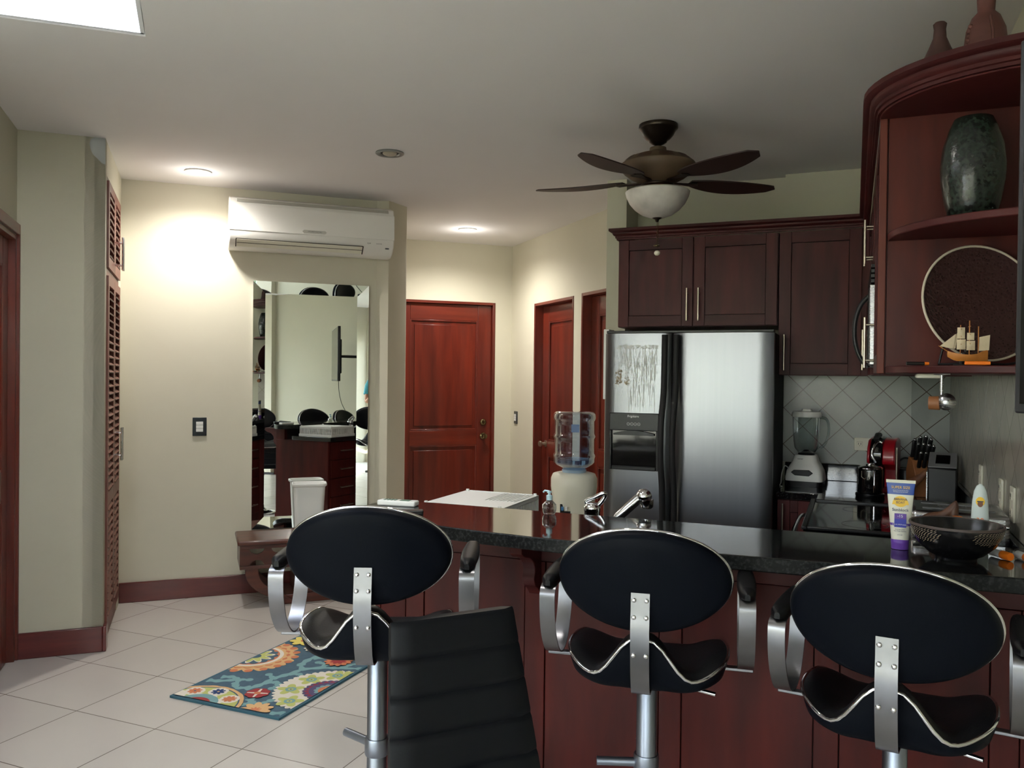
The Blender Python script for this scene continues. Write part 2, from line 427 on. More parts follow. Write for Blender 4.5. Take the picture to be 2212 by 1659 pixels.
s=MB().m(PATCH); pc=[(-.4605,2.739),(-.4605,2.60),(-.478,2.606),(-.498,2.628),(-.520,2.648),(-.532,2.675),(-.538,2.705),(-.530,2.728),(-.515,2.739)]
s.prism([(u_,z_) for u_,z_ in pc],-.0008,.0004,'y'); o_=struct(s.build('trim_5')); o_.location=(RW(0,4.89)[0],RW(0,4.89)[1],0); o_.rotation_euler=(0,0,OFF)
def uvp(u,v,z): x,y=RW(u,v); return Vector((x,y,z))
# ceiling and floor polygons
OUT=[(-4.60,-2.70),(1.60,-2.70),(1.60,2.58),(.62,2.58),(.62,5.46),(-1.35,5.50),(-1.50,5.72),RW(2.96,5.0),RW(2.96,7.53),RW(1.33,7.53),RW(1.33,6.0),RW(-.58,5.99),RW(-.99,5.99),RW(-.99,2.42),(-2.45,1.24),(-4.60,1.24)]
SKL=[RW(-.84,2.10),RW(-.20,2.10),RW(-.20,3.32),RW(-.84,3.34)]
def polyhole(name,outer,hole,z,th,material):
    bm=bmesh.new()
    def loop(pts):
        vs=[bm.verts.new((p[0],p[1],z)) for p in pts]; return [bm.edges.new((vs[i],vs[(i+1)%len(vs)])) for i in range(len(vs))]
    es=loop(outer)
    if hole: es+=loop(hole)
    bmesh.ops.triangle_fill(bm,use_beauty=True,use_dissolve=False,edges=es)
    fs=list(bm.faces); r=bmesh.ops.extrude_face_region(bm,geom=fs)
    for v in [g for g in r['geom'] if isinstance(g,bmesh.types.BMVert)]: v.co.z+=th
    bmesh.ops.recalc_face_normals(bm,faces=bm.faces)
    me=bpy.data.meshes.new(name); bm.to_mesh(me); bm.free(); me.materials.append(material)
    o=bpy.data.objects.new(name,me); C.objects.link(o); return struct(o)
SKC=(sum(q[0] for q in SKL)/4,sum(q[1] for q in SKL)/4)
polyhole('ceiling',OUT,[(SKC[0]+(q[0]-SKC[0])*1.05,SKC[1]+(q[1]-SKC[1])*1.05) for q in SKL],H,.14,CEIL)
struct(MB().m(FLOOR).box(-7.5,1.7,-2.7,9,-.1,0).build('floor'))
struct(MB().m(LAWN).box(-9,9,-12,-2.7,-.14,-.02).box(1.7,9,-2.7,9,-.14,-.02).build('floor_patio'))
# skylight shaft and its diffuser
s=MB().m(WHITEWELL)
cen=Vector((sum(p[0] for p in SKL)/4,sum(p[1] for p in SKL)/4))
for i in range(4):
    a=Vector(SKL[i]);b=Vector(SKL[(i+1)%4]); d=(b-a).normalized(); n=Vector((d.y,-d.x))
    if (a-cen).dot(n)<0: n=-n
    t=n*.014
    s.prism([tuple(a-d*.01),tuple(b+d*.01),tuple(b+d*.01+t),tuple(a-d*.01+t)],H+.0,H+.62)
sky=struct(s.build('window_1'))
# baseboards
baseboard('baseboard_mirror',RW(1.26,VM),RW(UC,VM))
baseboard('baseboard_pillar',RW(UC+.0,VP),RW(UL,VP),h=.135)
baseboard('baseboard_pillar_return',RW(UC,VP+.07),RW(UC,VP-.018),h=.135)
baseboard('baseboard_hall_end',RW(UH,VE),RW(2.67,VE))
baseboard('baseboard_hall_right',RW(UH,6.85),RW(UH,VE))
baseboard('baseboard_television',(1.5,-.45),(1.5,2.48))
baseboard('baseboard_right_end',(1.5,2.48),(.50,2.48))
# wall tile (backsplash) panels
struct(MB().m(SPLASH).box(-.398,.313,5.248,5.262,1.0,1.54).build('trim_1'))
a=Vector((.50,5.08,0)); dd=Vector((.313-.5,5.26-5.08,0)); M=Matrix.Translation(a)@Matrix.Rotation(math.atan2(dd.y,dd.x),4,'Z')
struct(MB().m(SPLASH).box(0,dd.length,-.002,.012,1.0,1.54,M).build('trim_2'))
struct(MB().m(SPLASHR).box(.488,.502,2.50,5.09,1.0,1.54).build('trim_3'))
# ------------------------------------------------------------------ doors
def panel_door(name,w,h,loc,rotz,panels,knob=None,dead=None,casing=.0,kmat=None,knob_side=1,jamb=.10,stile=.12,recess=.0):
    # local frame: x along width from 0..w, front (room side) faces -y ; door leaf at y=recess..recess+.04
    t=bpy.data.objects.new(name,None); C.objects.link(t); t.location=(loc[0],loc[1],0); t.rotation_euler=(0,0,rotz); struct(t)
    j=.022
    s=MB().m(WDOOR).box(-j,0.003,-.004,jamb,0,h+j).box(w-.003,w+j,-.004,jamb,0,h+j)
    s.m(WDOORH).box(0.003,w-.003,-.004,jamb,h-.003,h+j); s.m(GROUT).box(0,w,jamb-.008,jamb-.002,0,h); s.build('door_frame',parent=t,bevel=.002)
    y0=recess; y1=recess+.04; g=.006
    s=MB().m(WDOOR)
    zs=[g]+[z for p in panels for z in p]+[h-g]
    s.box(g,stile,y0,y1,g,h-g).box(w-stile,w-g,y0,y1,g,h-g)
    s.m(WDOORH)
    zz=sorted(panels)
    prev=g
    for (a,b) in zz: s.box(stile+.0015,w-stile-.0015,y0+.001,y1,prev,a); prev=b
    s.box(stile+.0015,w-stile-.0015,y0+.001,y1,prev,h-g)
    leaf=s.build('door_leaf',parent=t,bevel=.002)
    for (a,b) in zz:
        s=MB().m(WDOOR).box(stile-.005,w-stile+.005,y0+.018,y1-.004,a-.005,b+.005)
        s.box(stile+.045,w-stile-.045,y0+.006,y0+.02,a+.045,b-.045)
        # moulding strips
        m_=.014
        s.box(stile,stile+m_,y0+.002,y0+.02,a,b).box(w-stile-m_,w-stile,y0+.002,y0+.02,a,b).box(stile+m_,w-stile-m_,y0+.002,y0+.02,a,a+m_).box(stile+m_,w-stile-m_,y0+.002,y0+.02,b-m_,b)
        s.build('door_panel',parent=leaf,bevel=.003)
    if knob:
        x,z=knob; Mk=Matrix.Translation((x,y0,z))@Matrix.Rotation(PI/2,4,'X')
        MB().m(kmat or BRASS).lathe([(.03,0),(.031,.006),(.014,.012),(.012,.032),(.022,.04),(.027,.052),(.024,.064),(.010,.068)],20,M=Mk).build('door_knob',parent=leaf)
    if dead:
        x,z=dead; Mk=Matrix.Translation((x,y0,z))@Matrix.Rotation(PI/2,4,'X')
        MB().m(kmat or BRASS).lathe([(.030,0),(.031,.008),(.026,.014),(.012,.016),(.011,.022)],20,M=Mk).build('deadbolt',parent=leaf)
    return t
# door_1 in the left wall: room side faces +u -> local -y = +u dir ; x axis along ... rot so that local y=-u : rotz=OFF+90deg gives local x=+v, local y=-u
x,y=RW(UL,VP-.93+.022); panel_door('door_1',.866,2.17,(x,y),OFF+PI/2,[(.16,.85),(.99,2.03)],knob=(.08,.95),recess=.03)
# casing round door_1
s=MB().m(WDOOR); M=Matrix.Translation((RW(UL,VP-.93)[0],RW(UL,VP-.93)[1],0))@Matrix.Rotation(OFF+PI/2,4,'Z')
s.box(-.05,.022,-.018,0,0,2.25,M).box(.908,.928,-.018,0,0,2.25,M).m(WDOORH).box(.022,.908,-.018,0,2.195,2.25,M)
struct(s.build('trim_4',bevel=.003))
x,y=RW(1.70,VE); panel_door('door_2',.94,2.17,(x,y),OFF,[(.14,.838),(.978,2.015)],knob=(2.56-1.70,.922),dead=(2.56-1.70,1.054),recess=.035,stile=.14)
# hall right wall doors: room side faces -u ; local -y=-u -> local y=+u, local x=-v
x,y=RW(UH,6.838-.022); panel_door('door_3',.782,2.126,(x,y),OFF-PI/2,[(.13,.80),(.93,1.98)],knob=(.09,.90),recess=.075,kmat=NICKEL,stile=.13,jamb=.13)
x,y=RW(UH,5.868-.022); panel_door('door_4',.684,2.133,(x,y),OFF-PI/2,[(.13,.80),(.93,1.98)],knob=(.61,.90),recess=.075,kmat=NICKEL,stile=.13,jamb=.13)
# dark backing behind the doors so that no light leaks
# ------------------------------------------------------------------ rear glazing
def glazing(name,M,w,h,n,zb=0.0):
    t=bpy.data.objects.new(name,None); C.objects.link(t); t.matrix_world=M; struct(t)
    s=MB().m(ALUM); f=.05
    s.box(0,w,-.03,.03,h-f,h).box(0,w,-.03,.03,zb,zb+.04).box(0,f,-.03,.03,zb+.04,h-f).box(w-f,w,-.03,.03,zb+.04,h-f)
    for k in range(1,n): s.box(w*k/n-.035,w*k/n+.035,-.028,.028,zb+.04,h-f)
    s.build('window_frame',parent=t,bevel=.003)
    for k in range(n):
        MB().m(PANE).box(w*k/n+.036,w*(k+1)/n-.036,-.003,.003,zb+.045,h-f-.003).build('window_pane',parent=t)
    return t
glazing('window_2',Matrix.Translation((1.56,-2.50,0))@Matrix.Rotation(PI/2,4,'Z'),1.65,2.25,2)
glazing('window_3',Matrix.Translation((-4.2,-2.66,0)),5.4,2.25,4)
# ------------------------------------------------------------------ louvred closet
cl=thing('louvred_closet','tall built-in closet with dark louvred doors beside the mirror wall','closet',(RW(UC,4.965)[0],RW(UC,4.965)[1],0),OFF+PI/2)
# local x=+v, local -y=+u (room side)
MB().m(BMATTE).box(.0,.73,.05,.09,.02,2.54).build('back_panel',parent=cl)
MB().m(WCLOS).box(0,.735,.0,.04,2.025,2.06).build('closet_rail',parent=cl)
MB().m(WCLOS).box(0,.735,.004,.045,0,.08).build('closet_rail',parent=cl)
def louvre_door(x0,x1,z0,z1,mid=None,hz=None,hx=None):
    s=MB().m(WCLOS); f=.045
    s.box(x0,x0+f,-.012,.014,z0,z1).box(x1-f,x1,-.012,.014,z0,z1)
    s.box(x0+f,x1-f,-.012,.014,z0,z0+.06).box(x0+f,x1-f,-.012,.014,z1-.05,z1)
    segs=[(z0+.06,z1-.05)]
    if mid: s.box(x0+f,x1-f,-.012,.014,mid-.035,mid+.035); segs=[(z0+.06,mid-.035),(mid+.035,z1-.05)]
    for a,b in segs:
        n=int((b-a)/.040); st=(b-a)/n
        for k in range(n):
            zc=a+st*(k+.5); M=Matrix.Translation((0,0,zc))@Matrix.Rotation(math.radians(38),4,'X')
            s.box(x0+f-.003,x1-f+.003,-.018,.018,-.0035,.0035,M)
    d=s.build('louvre_door',parent=cl)
    if hz is not None:
        t=MB().m(CHROME).tube([(hx,-.055,hz),(hx,-.055,hz+.19)],.007,12)
        for q in (.03,.16): t.tube([(hx,-.012,hz+q),(hx,-.055,hz+q)],.004,8)
        t.build('door_handle',parent=d)
louvre_door(.004,.364,2.065,2.535,hz=2.09,hx=.345)
louvre_door(.370,.728,2.065,2.535,hz=2.09,hx=.390)
louvre_door(.004,.364,.085,2.02,mid=.80,hz=.98,hx=.345)
louvre_door(.370,.728,.085,2.02,mid=.80,hz=.98,hx=.390)
# ------------------------------------------------------------------ air conditioner
ac=thing('air_conditioner','long white split air conditioner high on the wall above the tall mirror','air conditioner',(RW(.735,VM)[0],RW(.735,VM)[1],2.318),OFF)
W=.545
prof=[(0,.015),(0,.345),(-.12,.345),(-.185,.325),(-.205,.28),(-.212,.20),(-.212,.115),(-.195,.06),(-.15,.02),(-.10,.0),(-.03,.0)]
s=MB().m(ACW).prism(prof,-W,W,'x'); s.build('housing',parent=ac,bevel=.008)
# front panel plate with a slot at the top
MB().m(ACW).prism([(-.2065,.112),(-.2065,.275),(-.209,.283),(-.2130,.27),(-.2150,.20),(-.2150,.112)],-W+.0,W,'x').build('front_panel',parent=ac,bevel=.003)
MB().m(mat('air_conditioner_grille',(176,174,164),.5)).prism([(-.187,.300),(-.183,.322),(-.190,.3205),(-.2025,.2985)],-W+.05,W-.04,'x').build('intake_slot',parent=ac)
s=MB().m(CREAM).prism([(-.1965,.058),(-.152,.017),(-.156,.012),(-.202,.056)],-W+.05,W-.22,'x')
s.build('air_flap',parent=ac,bevel=.002)
s=MB().m(ACG)
s.prism([(-.2015,.0615),(-.1965,.056),(-.1980,.0545),(-.2045,.0605)],-W+.045,W-.215,'x')
s.prism([(-.1790,.0375),(-.1770,.0355),(-.1800,.0330),(-.1825,.0352)],-W+.05,W-.22,'x')
s.prism([(-.2035,.0600),(-.153,.0140),(-.158,.0105),(-.2055,.0570)],-W+.042,-W+.048,'x')
s.prism([(-.2035,.0600),(-.153,.0140),(-.158,.0105),(-.2055,.0570)],W-.218,W-.212,'x')
s.build('flap_gap',parent=ac)
s=MB().m(mat('badge_silver',(196,194,186),.3,metal=.3))
pts=[(-.08+.0+.01,.122),(.07,.122),(.08,.132),(.07,.142),(-.07,.142),(-.08,.132)]
s.prism(pts,-.2190,-.2145,'y'); bd=s.build('badge',parent=ac,bevel=.001)
text('MITSUBISHI ELECTRIC','badge_lettering',PDARK,bd,.0095,(0.002,-.2194,.132),(PI/2,0,0),extr=.0002)
text('SLIM','side_lettering',PDARK,ac,.012,(.37,-.2055,.083),(PI/2,0,0),extr=.0003)
text('INVERTER','inverter_lettering',GREY,ac,.009,(.44,-.2055,.083),(PI/2,0,0),extr=.0003)
MB().m(GREY).box(.485,.51,-.1985,-.190,.050,.060).build('status_light',parent=ac)
# ------------------------------------------------------------------ bevelled mirror
mr=thing('standing_mirror','tall frameless mirror with a wide faceted border, standing on the console table','mirror',(RW(.748,5.848)[0],RW(.748,5.848)[1],.435),OFF-math.radians(1.4))
mr.rotation_euler=(math.radians(-.2),0,OFF-math.radians(1.4))
w=.392; h=1.69; b=.080; t=.0141
MB().m(BLACK).box(-w+.004,w-.004,.003,.012,.0,h-.004).build('mirror_backing',parent=mr)
s=MB().m(MIRROR); s.poly([(-w+b,0,b),(w-b,0,b),(w-b,0,h-b),(-w+b,0,h-b)]); s.build('mirror_glass',parent=mr,normals=False)
o=[(-w,0),(w,0),(w,h),(-w,h)]; i_=[(-w+b,b),(w-b,b),(w-b,h-b),(-w+b,h-b)]
s=MB().m(MIRROR)
for k in range(4):
    a0,a1=o[k],o[(k+1)%4]; c0,c1=i_[k],i_[(k+1)%4]
    s.poly([(a0[0],-t,a0[1]),(a1[0],-t,a1[1]),(c1[0],0,c1[1]),(c0[0],0,c0[1])])
    s.poly([(a0[0],-t,a0[1]),(a1[0],-t,a1[1]),(a1[0],.006,a1[1]),(a0[0],.006,a0[1])])
s.build('mirror_border',parent=mr,normals=False)
# ------------------------------------------------------------------ console table
ct=thing('console_table','low reddish wooden console table with curved legs under the tall mirror','console table',(RW(.77,5.66)[0],RW(.77,5.66)[1],0),OFF)
MB().m(WCONS).box(-.52,.52,-.195,.19,.400,.430).build('tabletop',parent=ct,bevel=.010)
s=MB().m(WCONS).box(-.505,.505,-.178,-.162,.375,.40).box(-.505,.505,-.178,-.162,.245,.268)
# frieze with half-round cut-outs
def frieze(cx0,cx1,y0,y1):
    s.box(cx0,cx1,y0,y1,.268,.375)
N=6; step=1.0/N
xs=[-.50+.135*k for k in range(8)]
fr=MB().m(WCONS)
def halfcut(xc,zb,zt,flip):
    # quad strip polygon leaving a half-round hole
    pts=[]; r=.045
    for k in range(9):
        a=PI*k/8; pts.append((xc+r*math.cos(a),(zb if not flip else zt)+(r*.75*math.sin(a))*(1 if not flip else -1)))
    return pts
x=-.505
zm=(.268+.375)/2
for k in range(7):
    xc=-.40+.1335*k
    # solid column before the hole
    fr.box(x,xc-.045,-.172,-.164,.268,.375); x=xc+.045
    a=halfcut(xc,.268,.375,False)      # lower hole boundary
    bb=halfcut(xc,.268,.375,True)      # upper hole boundary
    for q in range(8):
        p0,p1=a[q],a[q+1]; q0,q1=bb[q],bb[q+1]
        fr.prism([(p0[0],p0[1]),(q0[0],q0[1]),(q1[0],q1[1]),(p1[0],p1[1])],-.172,-.164,'y')
fr.box(x,.505,-.172,-.164,.268,.375)
fr.build('frieze',parent=ct)
s.box(-.505,-.49,-.162,.17,.245,.40).box(.49,.505,-.162,.17,.245,.40)
s.build('apron',parent=ct,bevel=.003)
for sg in (-1,1):
    outer=[(.47,.245),(.468,.20),(.44,.14),(.38,.085),(.30,.045),(.24,0.0)]
    inner=[(.18,0.0),(.17,.02),(.24,.075),(.31,.11),(.36,.15),(.385,.20),(.39,.245)]
    pts=[(sg*p[0],p[1]) for p in smooth_path([(a,b_) for a,b_ in outer],5)]+[(sg*p[0],p[1]) for p in smooth_path([(a,b_) for a,b_ in inner],5)]
    for yy in (-.16,.13): MB().m(WCONS).prism(pts,yy,yy+.035,'y').build('leg',parent=ct,bevel=.003)
MB().m(WCONS).box(-.22,.22,-.15,.16,.0,.06).box(-.16,.16,-.13,.14,.06,.16).build('plinth',parent=ct,bevel=.004)
# waste basket standing on the console
wb=thing('wastebasket','white rectangular tapering wastebasket standing on the console table in front of the mirror','wastebasket',(RW(.725,5.742)[0],RW(.725,5.742)[1],.431),OFF-.1)
s=MB().m(WHITE)
def rr(wx,wy,r,n=5):
    p=[]
    for cx,cy,a0 in ((wx-r,wy-r,0),(-wx+r,wy-r,PI/2),(-wx+r,-wy+r,PI),(wx-r,-wy+r,1.5*PI)):
        for k in range(n+1): a=a0+PI/2*k/n; p.append((cx+r*math.cos(a),cy+r*math.sin(a)))
    return p
def loft(s,rings,smooth=True,cap0=True,cap1=True,M=None):
    R=[[s.bm.verts.new(M@Vector(p) if M is not None else p) for p in r] for r in rings]; n=len(R[0])
    for a,b_ in zip(R,R[1:]):
        for k in range(n): s._f([a[k],a[(k+1)%n],b_[(k+1)%n],b_[k]],smooth)
    if cap0: s._f(R[0][::-1])
    if cap1: s._f(R[-1])
rings=[[(x,y,z) for x,y in rr(wx,wy,.03)] for wx,wy,z in ((.090,.062,0),(.105,.072,.30),(.112,.079,.305),(.116,.082,.312),(.115,.081,.322),(.110,.077,.324),(.102,.069,.315),(.088,.060,.01))]
loft(s,rings); s.build('bin_body',parent=wb)
# ------------------------------------------------------------------ switches and outlets
def switch(name,label,loc,rotz,plate,w,h,rocker,cat='light switch',group=None,parts=2):
    t=thing(name,label,cat,loc,rotz,group)
    MB().m(plate).box(-w/2,w/2,-.010,0,-h/2,h/2).build('plate',parent=t,bevel=.002)
    for k in range(parts):
        hh=h*.56/parts; z0=-h*.28+k*hh
        MB().m(rocker).box(-w*.25,w*.25,-.016,-.009,z0+.001,z0+hh-.001).build('rocker',parent=t,bevel=.001)
    return t
x,y=RW(.022,VM); switch('light_switch','dark glossy square light switch plate with white rockers on the mirror wall',(x,y,1.137),OFF,SWITCHP,.088,.122,WHITE,parts=3)
x,y=RW(UH,7.262); switch('light_switch','small dark light switch plate in the hallway left of the first hall door',(x,y,1.105),OFF-PI/2,SWITCHP,.075,.118,WHITE,parts=3)
def outlet(label,loc,rotz,w,h,horizontal,group=None):
    t=thing('wall_outlet',label,'outlet',loc,rotz,group)
    MB().m(CREAM).box(-w/2,w/2,-.008,0,-h/2,h/2).build('plate',parent=t,bevel=.003)
    for k in (-1,1):
        ox,oz=(k*w*.24,0) if horizontal else (0,k*h*.24)
        r=MB().m(CREAM).box(ox-.016,ox+.016,-.0105,-.007,oz-.014,oz+.014).build('receptacle',parent=t,bevel=.002)
        q=MB().m(BLACK).box(ox-.008,ox-.005,-.0112,-.0100,oz-.004,oz+.007).box(ox+.005,ox+.008,-.0112,-.0100,oz-.004,oz+.007).box(ox-.002,ox+.002,-.0112,-.0100,oz-.011,oz-.007)
        q.build('slot',parent=r)
outlet('cream double outlet on the tiled wall behind the red coffee machine',(.065,5.248,1.122),0,.115,.075,True)
outlet('cream outlet on the right side wall, farthest from the bar',(.488,3.83,1.10),-PI/2,.072,.115,False)
outlet('cream outlet on the right side wall, middle of the three',(.488,3.33,1.10),-PI/2,.072,.115,False)
outlet('cream outlet on the right side wall, nearest the bar',(.488,3.10,1.10),-PI/2,.072,.115,False)
# ------------------------------------------------------------------ downlights
def downlight(label,x,y,on):
    t=thing('downlight',label,'ceiling light',(x,y,H),0)
    MB().m(WHITE if on else LEAD).lathe([(.052,-.001),(.078,-.001),(.080,-.006),(.074,-.010),(.056,-.008),(.052,-.001)],40,capa=False,capb=False).build('trim_ring',parent=t)
    if on:
        MB().m(LAMP).lathe([(.0005,-.004),(.052,-.003)],32,capa=False,capb=False).build('lamp',parent=t)
    else:
        MB().m(BMATTE).lathe([(.0005,-.002),(.052,-.0015)],32,capa=False,capb=False).build('can',parent=t)
        MB().m(LAMPOFF).sphere((0,0,-.004),.040,24,10,(1,1,.35)).build('lamp',parent=t)
    if on:
        l=bpy.data.lights.new('downlight_spot','SPOT'); l.energy=on; l.spot_size=math.radians(160); l.spot_blend=1; l.shadow_soft_size=.045; l.color=(1,.96,.90)
        g_=bpy.data.lights.new('lamp_glow','POINT'); g_.energy=on*(.025 if on>30 else .001); g_.shadow_soft_size=.04; g_.color=(1,.96,.90); go=bpy.data.objects.new('lamp_glow',g_); C.objects.link(go); go.parent=t; go.location=(0,0,-.14)
        lo=bpy.data.objects.new('downlight_spot',l); C.objects.link(lo); lo.parent=t; lo.location=(0,0,-.06)
    return t
E1,E2=44,62
downlight('lit recessed ceiling downlight left of the air conditioner',-3.76,3.964,E1)
downlight('lit recessed ceiling downlight in the hallway before the wooden door',-3.052,6.332,E2)
downlight('lit recessed ceiling downlight right at the top edge of the photo',L4[0],L4[1],18)
downlight('lit recessed ceiling downlight over the seating area left of the camera',-2.6,-.4,26)
downlight('lit recessed ceiling downlight over the seating area behind the camera',-.6,-1.5,26)
downlight('unlit recessed ceiling downlight between the air conditioner and the fan',-2.416,4.001,0)
#PART3
# ------------------------------------------------------------------ kitchen cabinets
def shaker(parent,x0,x1,z0,z1,y,handle=None,name='door',fr=.062,face='y',hlen=.19,hstand=.032,t=.02):
    # door in plane y (front toward -y); handle=(x,z0)
    s=MB()
    s.m(WCAB).box(x0,x0+fr,y-t,y,z0,z1).box(x1-fr,x1,y-t,y,z0,z1)
    s.m(WCABH).box(x0+fr+.0012,x1-fr-.0012,y-t,y,z0,z0+fr).box(x0+fr+.0012,x1-fr-.0012,y-t,y,z1-fr,z1)
    s.m(GROUT).box(x0+fr-.001,x1-fr+.001,y-.008,y-.006,z0+fr-.002,z1-fr+.002)
    s.m(WCAB).box(x0+fr+.003,x1-fr-.003,y-.012,y-.004,z0+fr+.003,z1-fr-.003)
    d=s.build(name,parent=parent,bevel=.0015)
    if handle:
        hx,hz=handle; ho=MB().m(NICKEL).tube([(hx,y-t-hstand,hz),(hx,y-t-hstand,hz+hlen)],.0058,12)
        for q in (.028,hlen-.028): ho.tube([(hx,y-t+.001,hz+q),(hx,y-t-hstand,hz+q)],.0042,8)
        ho.build('handle',parent=d)
    return d
YF=4.87
g='dark wood wall cabinets on the back wall'
c=thing('wall_cabinet','dark wood double-door wall cabinet directly above the refrigerator','cabinet',(0,0,0),group=g)
MB().m(WCAB).box(-1.325,-.402,YF,5.335,1.80,2.325).build('cabinet_body',parent=c)
shaker(c,-1.322,-.877,1.803,2.322,YF,(-.905,1.832))
shaker(c,-.870,-.405,1.803,2.322,YF,(-.838,1.832))
c=thing('wall_cabinet','dark wood single-door tall wall cabinet right of the refrigerator','cabinet',(0,0,0),group=g)
MB().m(WCAB).box(-.396,.070,YF,5.245,1.52,2.325).build('cabinet_body',parent=c)
shaker(c,-.394,.032,1.523,2.322,YF,(-.362,1.547),hlen=.20)
# right-hand run, doors face -X.  local frame: x=+Y reversed ; rot -90deg: local -y -> -X
def rrun(label): 
    t=thing('wall_cabinet',label,'cabinet',(0,0,0),-PI/2,'dark wood wall cabinets on the right wall'); return t
# with rot -90: world X = local y ; world Y = -local x
def rbox(t,y0,y1,z0,z1,x0=.088,x1=.486): MB().m(WCAB).box(-y1,-y0,x0,x1,z0,z1).build('cabinet_body',parent=t)
c=rrun('dark wood wall cabinet at the end of the right run, nearest the bar')
rbox(c,2.862,3.42,1.52,2.325); shaker(c,-3.418,-2.866,1.523,2.322,.088,(-3.385,1.545))
c=rrun('short dark wood wall cabinet directly above the microwave')
rbox(c,3.424,4.176,1.955,2.325); shaker(c,-3.797,-3.426,1.958,2.322,.088,(-3.765,1.985),hlen=.185); shaker(c,-4.174,-3.803,1.958,2.322,.088,(-3.835,1.985),hlen=.185)
c=rrun('dark wood wall cabinet on the right wall between the microwave and the corner')
rbox(c,4.18,4.86,1.52,2.325); shaker(c,-4.84,-4.184,1.523,2.322,.088,(-4.22,1.545))
# crown moulding
def crown_prof(): return [(0,0),(.010,0),(.010,.010),(.017,.012),(.017,.022),(.026,.027),(.031,.036),(.031,.042),(.042,.045),(.050,.051),(.050,.066),(0,.066)]
def sweep_profile(path,prof,z):
    # path list of (x,y) ; outward = right side of the direction of travel
    s=MB().m(WCABH); P=[Vector(p) for p in path]; rings=[]
    for i in range(len(P)):
        if i==0: n=(P[1]-P[0]).normalized(); n=Vector((n.y,-n.x)); sc=1
        elif i==len(P)-1: n=(P[-1]-P[-2]).normalized(); n=Vector((n.y,-n.x)); sc=1
        else:
            a=(P[i]-P[i-1]).normalized(); b_=(P[i+1]-P[i]).normalized(); na=Vector((a.y,-a.x)); nb=Vector((b_.y,-b_.x)); n=(na+nb).normalized(); sc=1/max(.4,n.dot(na))
        rings.append([(P[i].x+n.x*o*sc,P[i].y+n.y*o*sc,z+h_) for o,h_ in prof])
    loft(s,rings,smooth=False)
    return s
arc=[(.50-.41*math.cos(a),2.845-.365*math.sin(a)) for a in [PI/2*k/14 for k in range(15)]]
path=[(-1.325,5.33),(-1.325,YF-.018),(.070,YF-.018),(.070,2.845)]+[(p[0]-.0,p[1]) for p in arc[1:]]
path=[(-1.325,5.33),(-1.325,YF-.018),(.066,YF-.018),(.066,2.87)]+[(.50-.434*math.cos(a),2.85-.368*math.sin(a)) for a in [PI/2*k/14 for k in range(1,15)]]
s=sweep_profile(path,crown_prof(),2.325)
cr=s.build('crown_moulding'); tag(cr,'dark wood stepped crown moulding running along the tops of the wall cabinets','moulding')
# open corner shelf unit on the end of the right run
sh=thing('open_shelf_unit','dark reddish open end shelf unit with rounded shelves at the right edge','shelf',(0,0,0))
WSH=mat('shelf_back_wood',(90,36,27),.42,nscale=2.4,stretch=(5,5,1),col2=(60,24,22),spec=.25)
MB().m(WSH).box(.092,.486,2.846,2.860,1.52,2.325).build('back_panel',parent=sh)
MB().m(mat('shelf_stile_wood',(104,52,40),.42,nscale=2.4,stretch=(5,5,1),col2=(80,36,29),spec=.25)).box(.066,.088,2.838,2.860,1.52,2.325).build('front_stile',parent=sh,bevel=.002)
def qshelf(z0,z1,rx=.40,ry=.36,name='shelf',n=20):
    pts=[(.486,2.845)]+[(.492-rx*math.cos(PI/2*k/n),2.845-ry*math.sin(PI/2*k/n)) for k in range(n+1)]
    pts[-1]=(.486,2.845-ry)
    return MB().m(WCABH).prism(pts,z0,z1).build(name,parent=sh,bevel=.003)
qshelf(1.52,1.542); qshelf(1.935,1.957); qshelf(2.318,2.3245,name='top_board',rx=.428,ry=.366)
pts=[(.486,2.86)]+[(.50-.434*math.cos(PI/2*k/14),2.85-.368*math.sin(PI/2*k/14)) for k in range(15)]
pts[-1]=(.486,2.482)
MB().m(WCABH).prism(pts,2.376,2.389).build('top_cap',parent=sh)
# base cabinets
c=thing('base_cabinet','reddish base cabinet with a bar handle between the refrigerator and the stove','cabinet',(0,0,0),group='kitchen base cabinets')
MB().m(WPANEL).box(-.368,.30,4.62,5.24,.0,.858).build('cabinet_body',parent=c)
shaker(c,-.366,-.20,.12,.855,4.62,(-.338,.64),hlen=.20)
c=thing('base_cabinet','dark wood base cabinet on the right wall between the stove and the corner','cabinet',(0,0,0),-PI/2,group='kitchen base cabinets')
MB().m(WPANEL).box(-4.60,-4.215,-.14,.486,0,.858).build('cabinet_body',parent=c); shaker(c,-4.60,-4.217,.12,.855,-.14,(-4.25,.64))
c=thing('base_cabinet','wood sink cabinet with drawers behind the bar, under the lower worktop','cabinet',(0,0,0),PI,group='kitchen base cabinets')
# rot 180: world X=-lx, Y=-ly ; front faces +Y
MB().m(WPANEL).box(-.486,1.60,-3.30,-2.735,0,.848).build('cabinet_body',parent=c)
for k in range(4):
    z0=.12+k*.182; s=MB().m(WPANEL).box(1.20,1.595,-3.322,-3.300,z0,z0+.176); d=s.build('drawer',parent=c,bevel=.002)
    ho=MB().m(NICKEL).tube([(1.30,-3.354,z0+.09),(1.49,-3.354,z0+.09)],.0058,10); ho.tube([(1.33,-3.32,z0+.09),(1.33,-3.354,z0+.09)],.004,8); ho.tube([(1.46,-3.32,z0+.09),(1.46,-3.354,z0+.09)],.004,8); ho.build('handle',parent=d)
for k in range(3):
    shaker(c,-.10+k*.43,.325+k*.43,.12,.845,-3.302,(-.06+k*.43,.62))
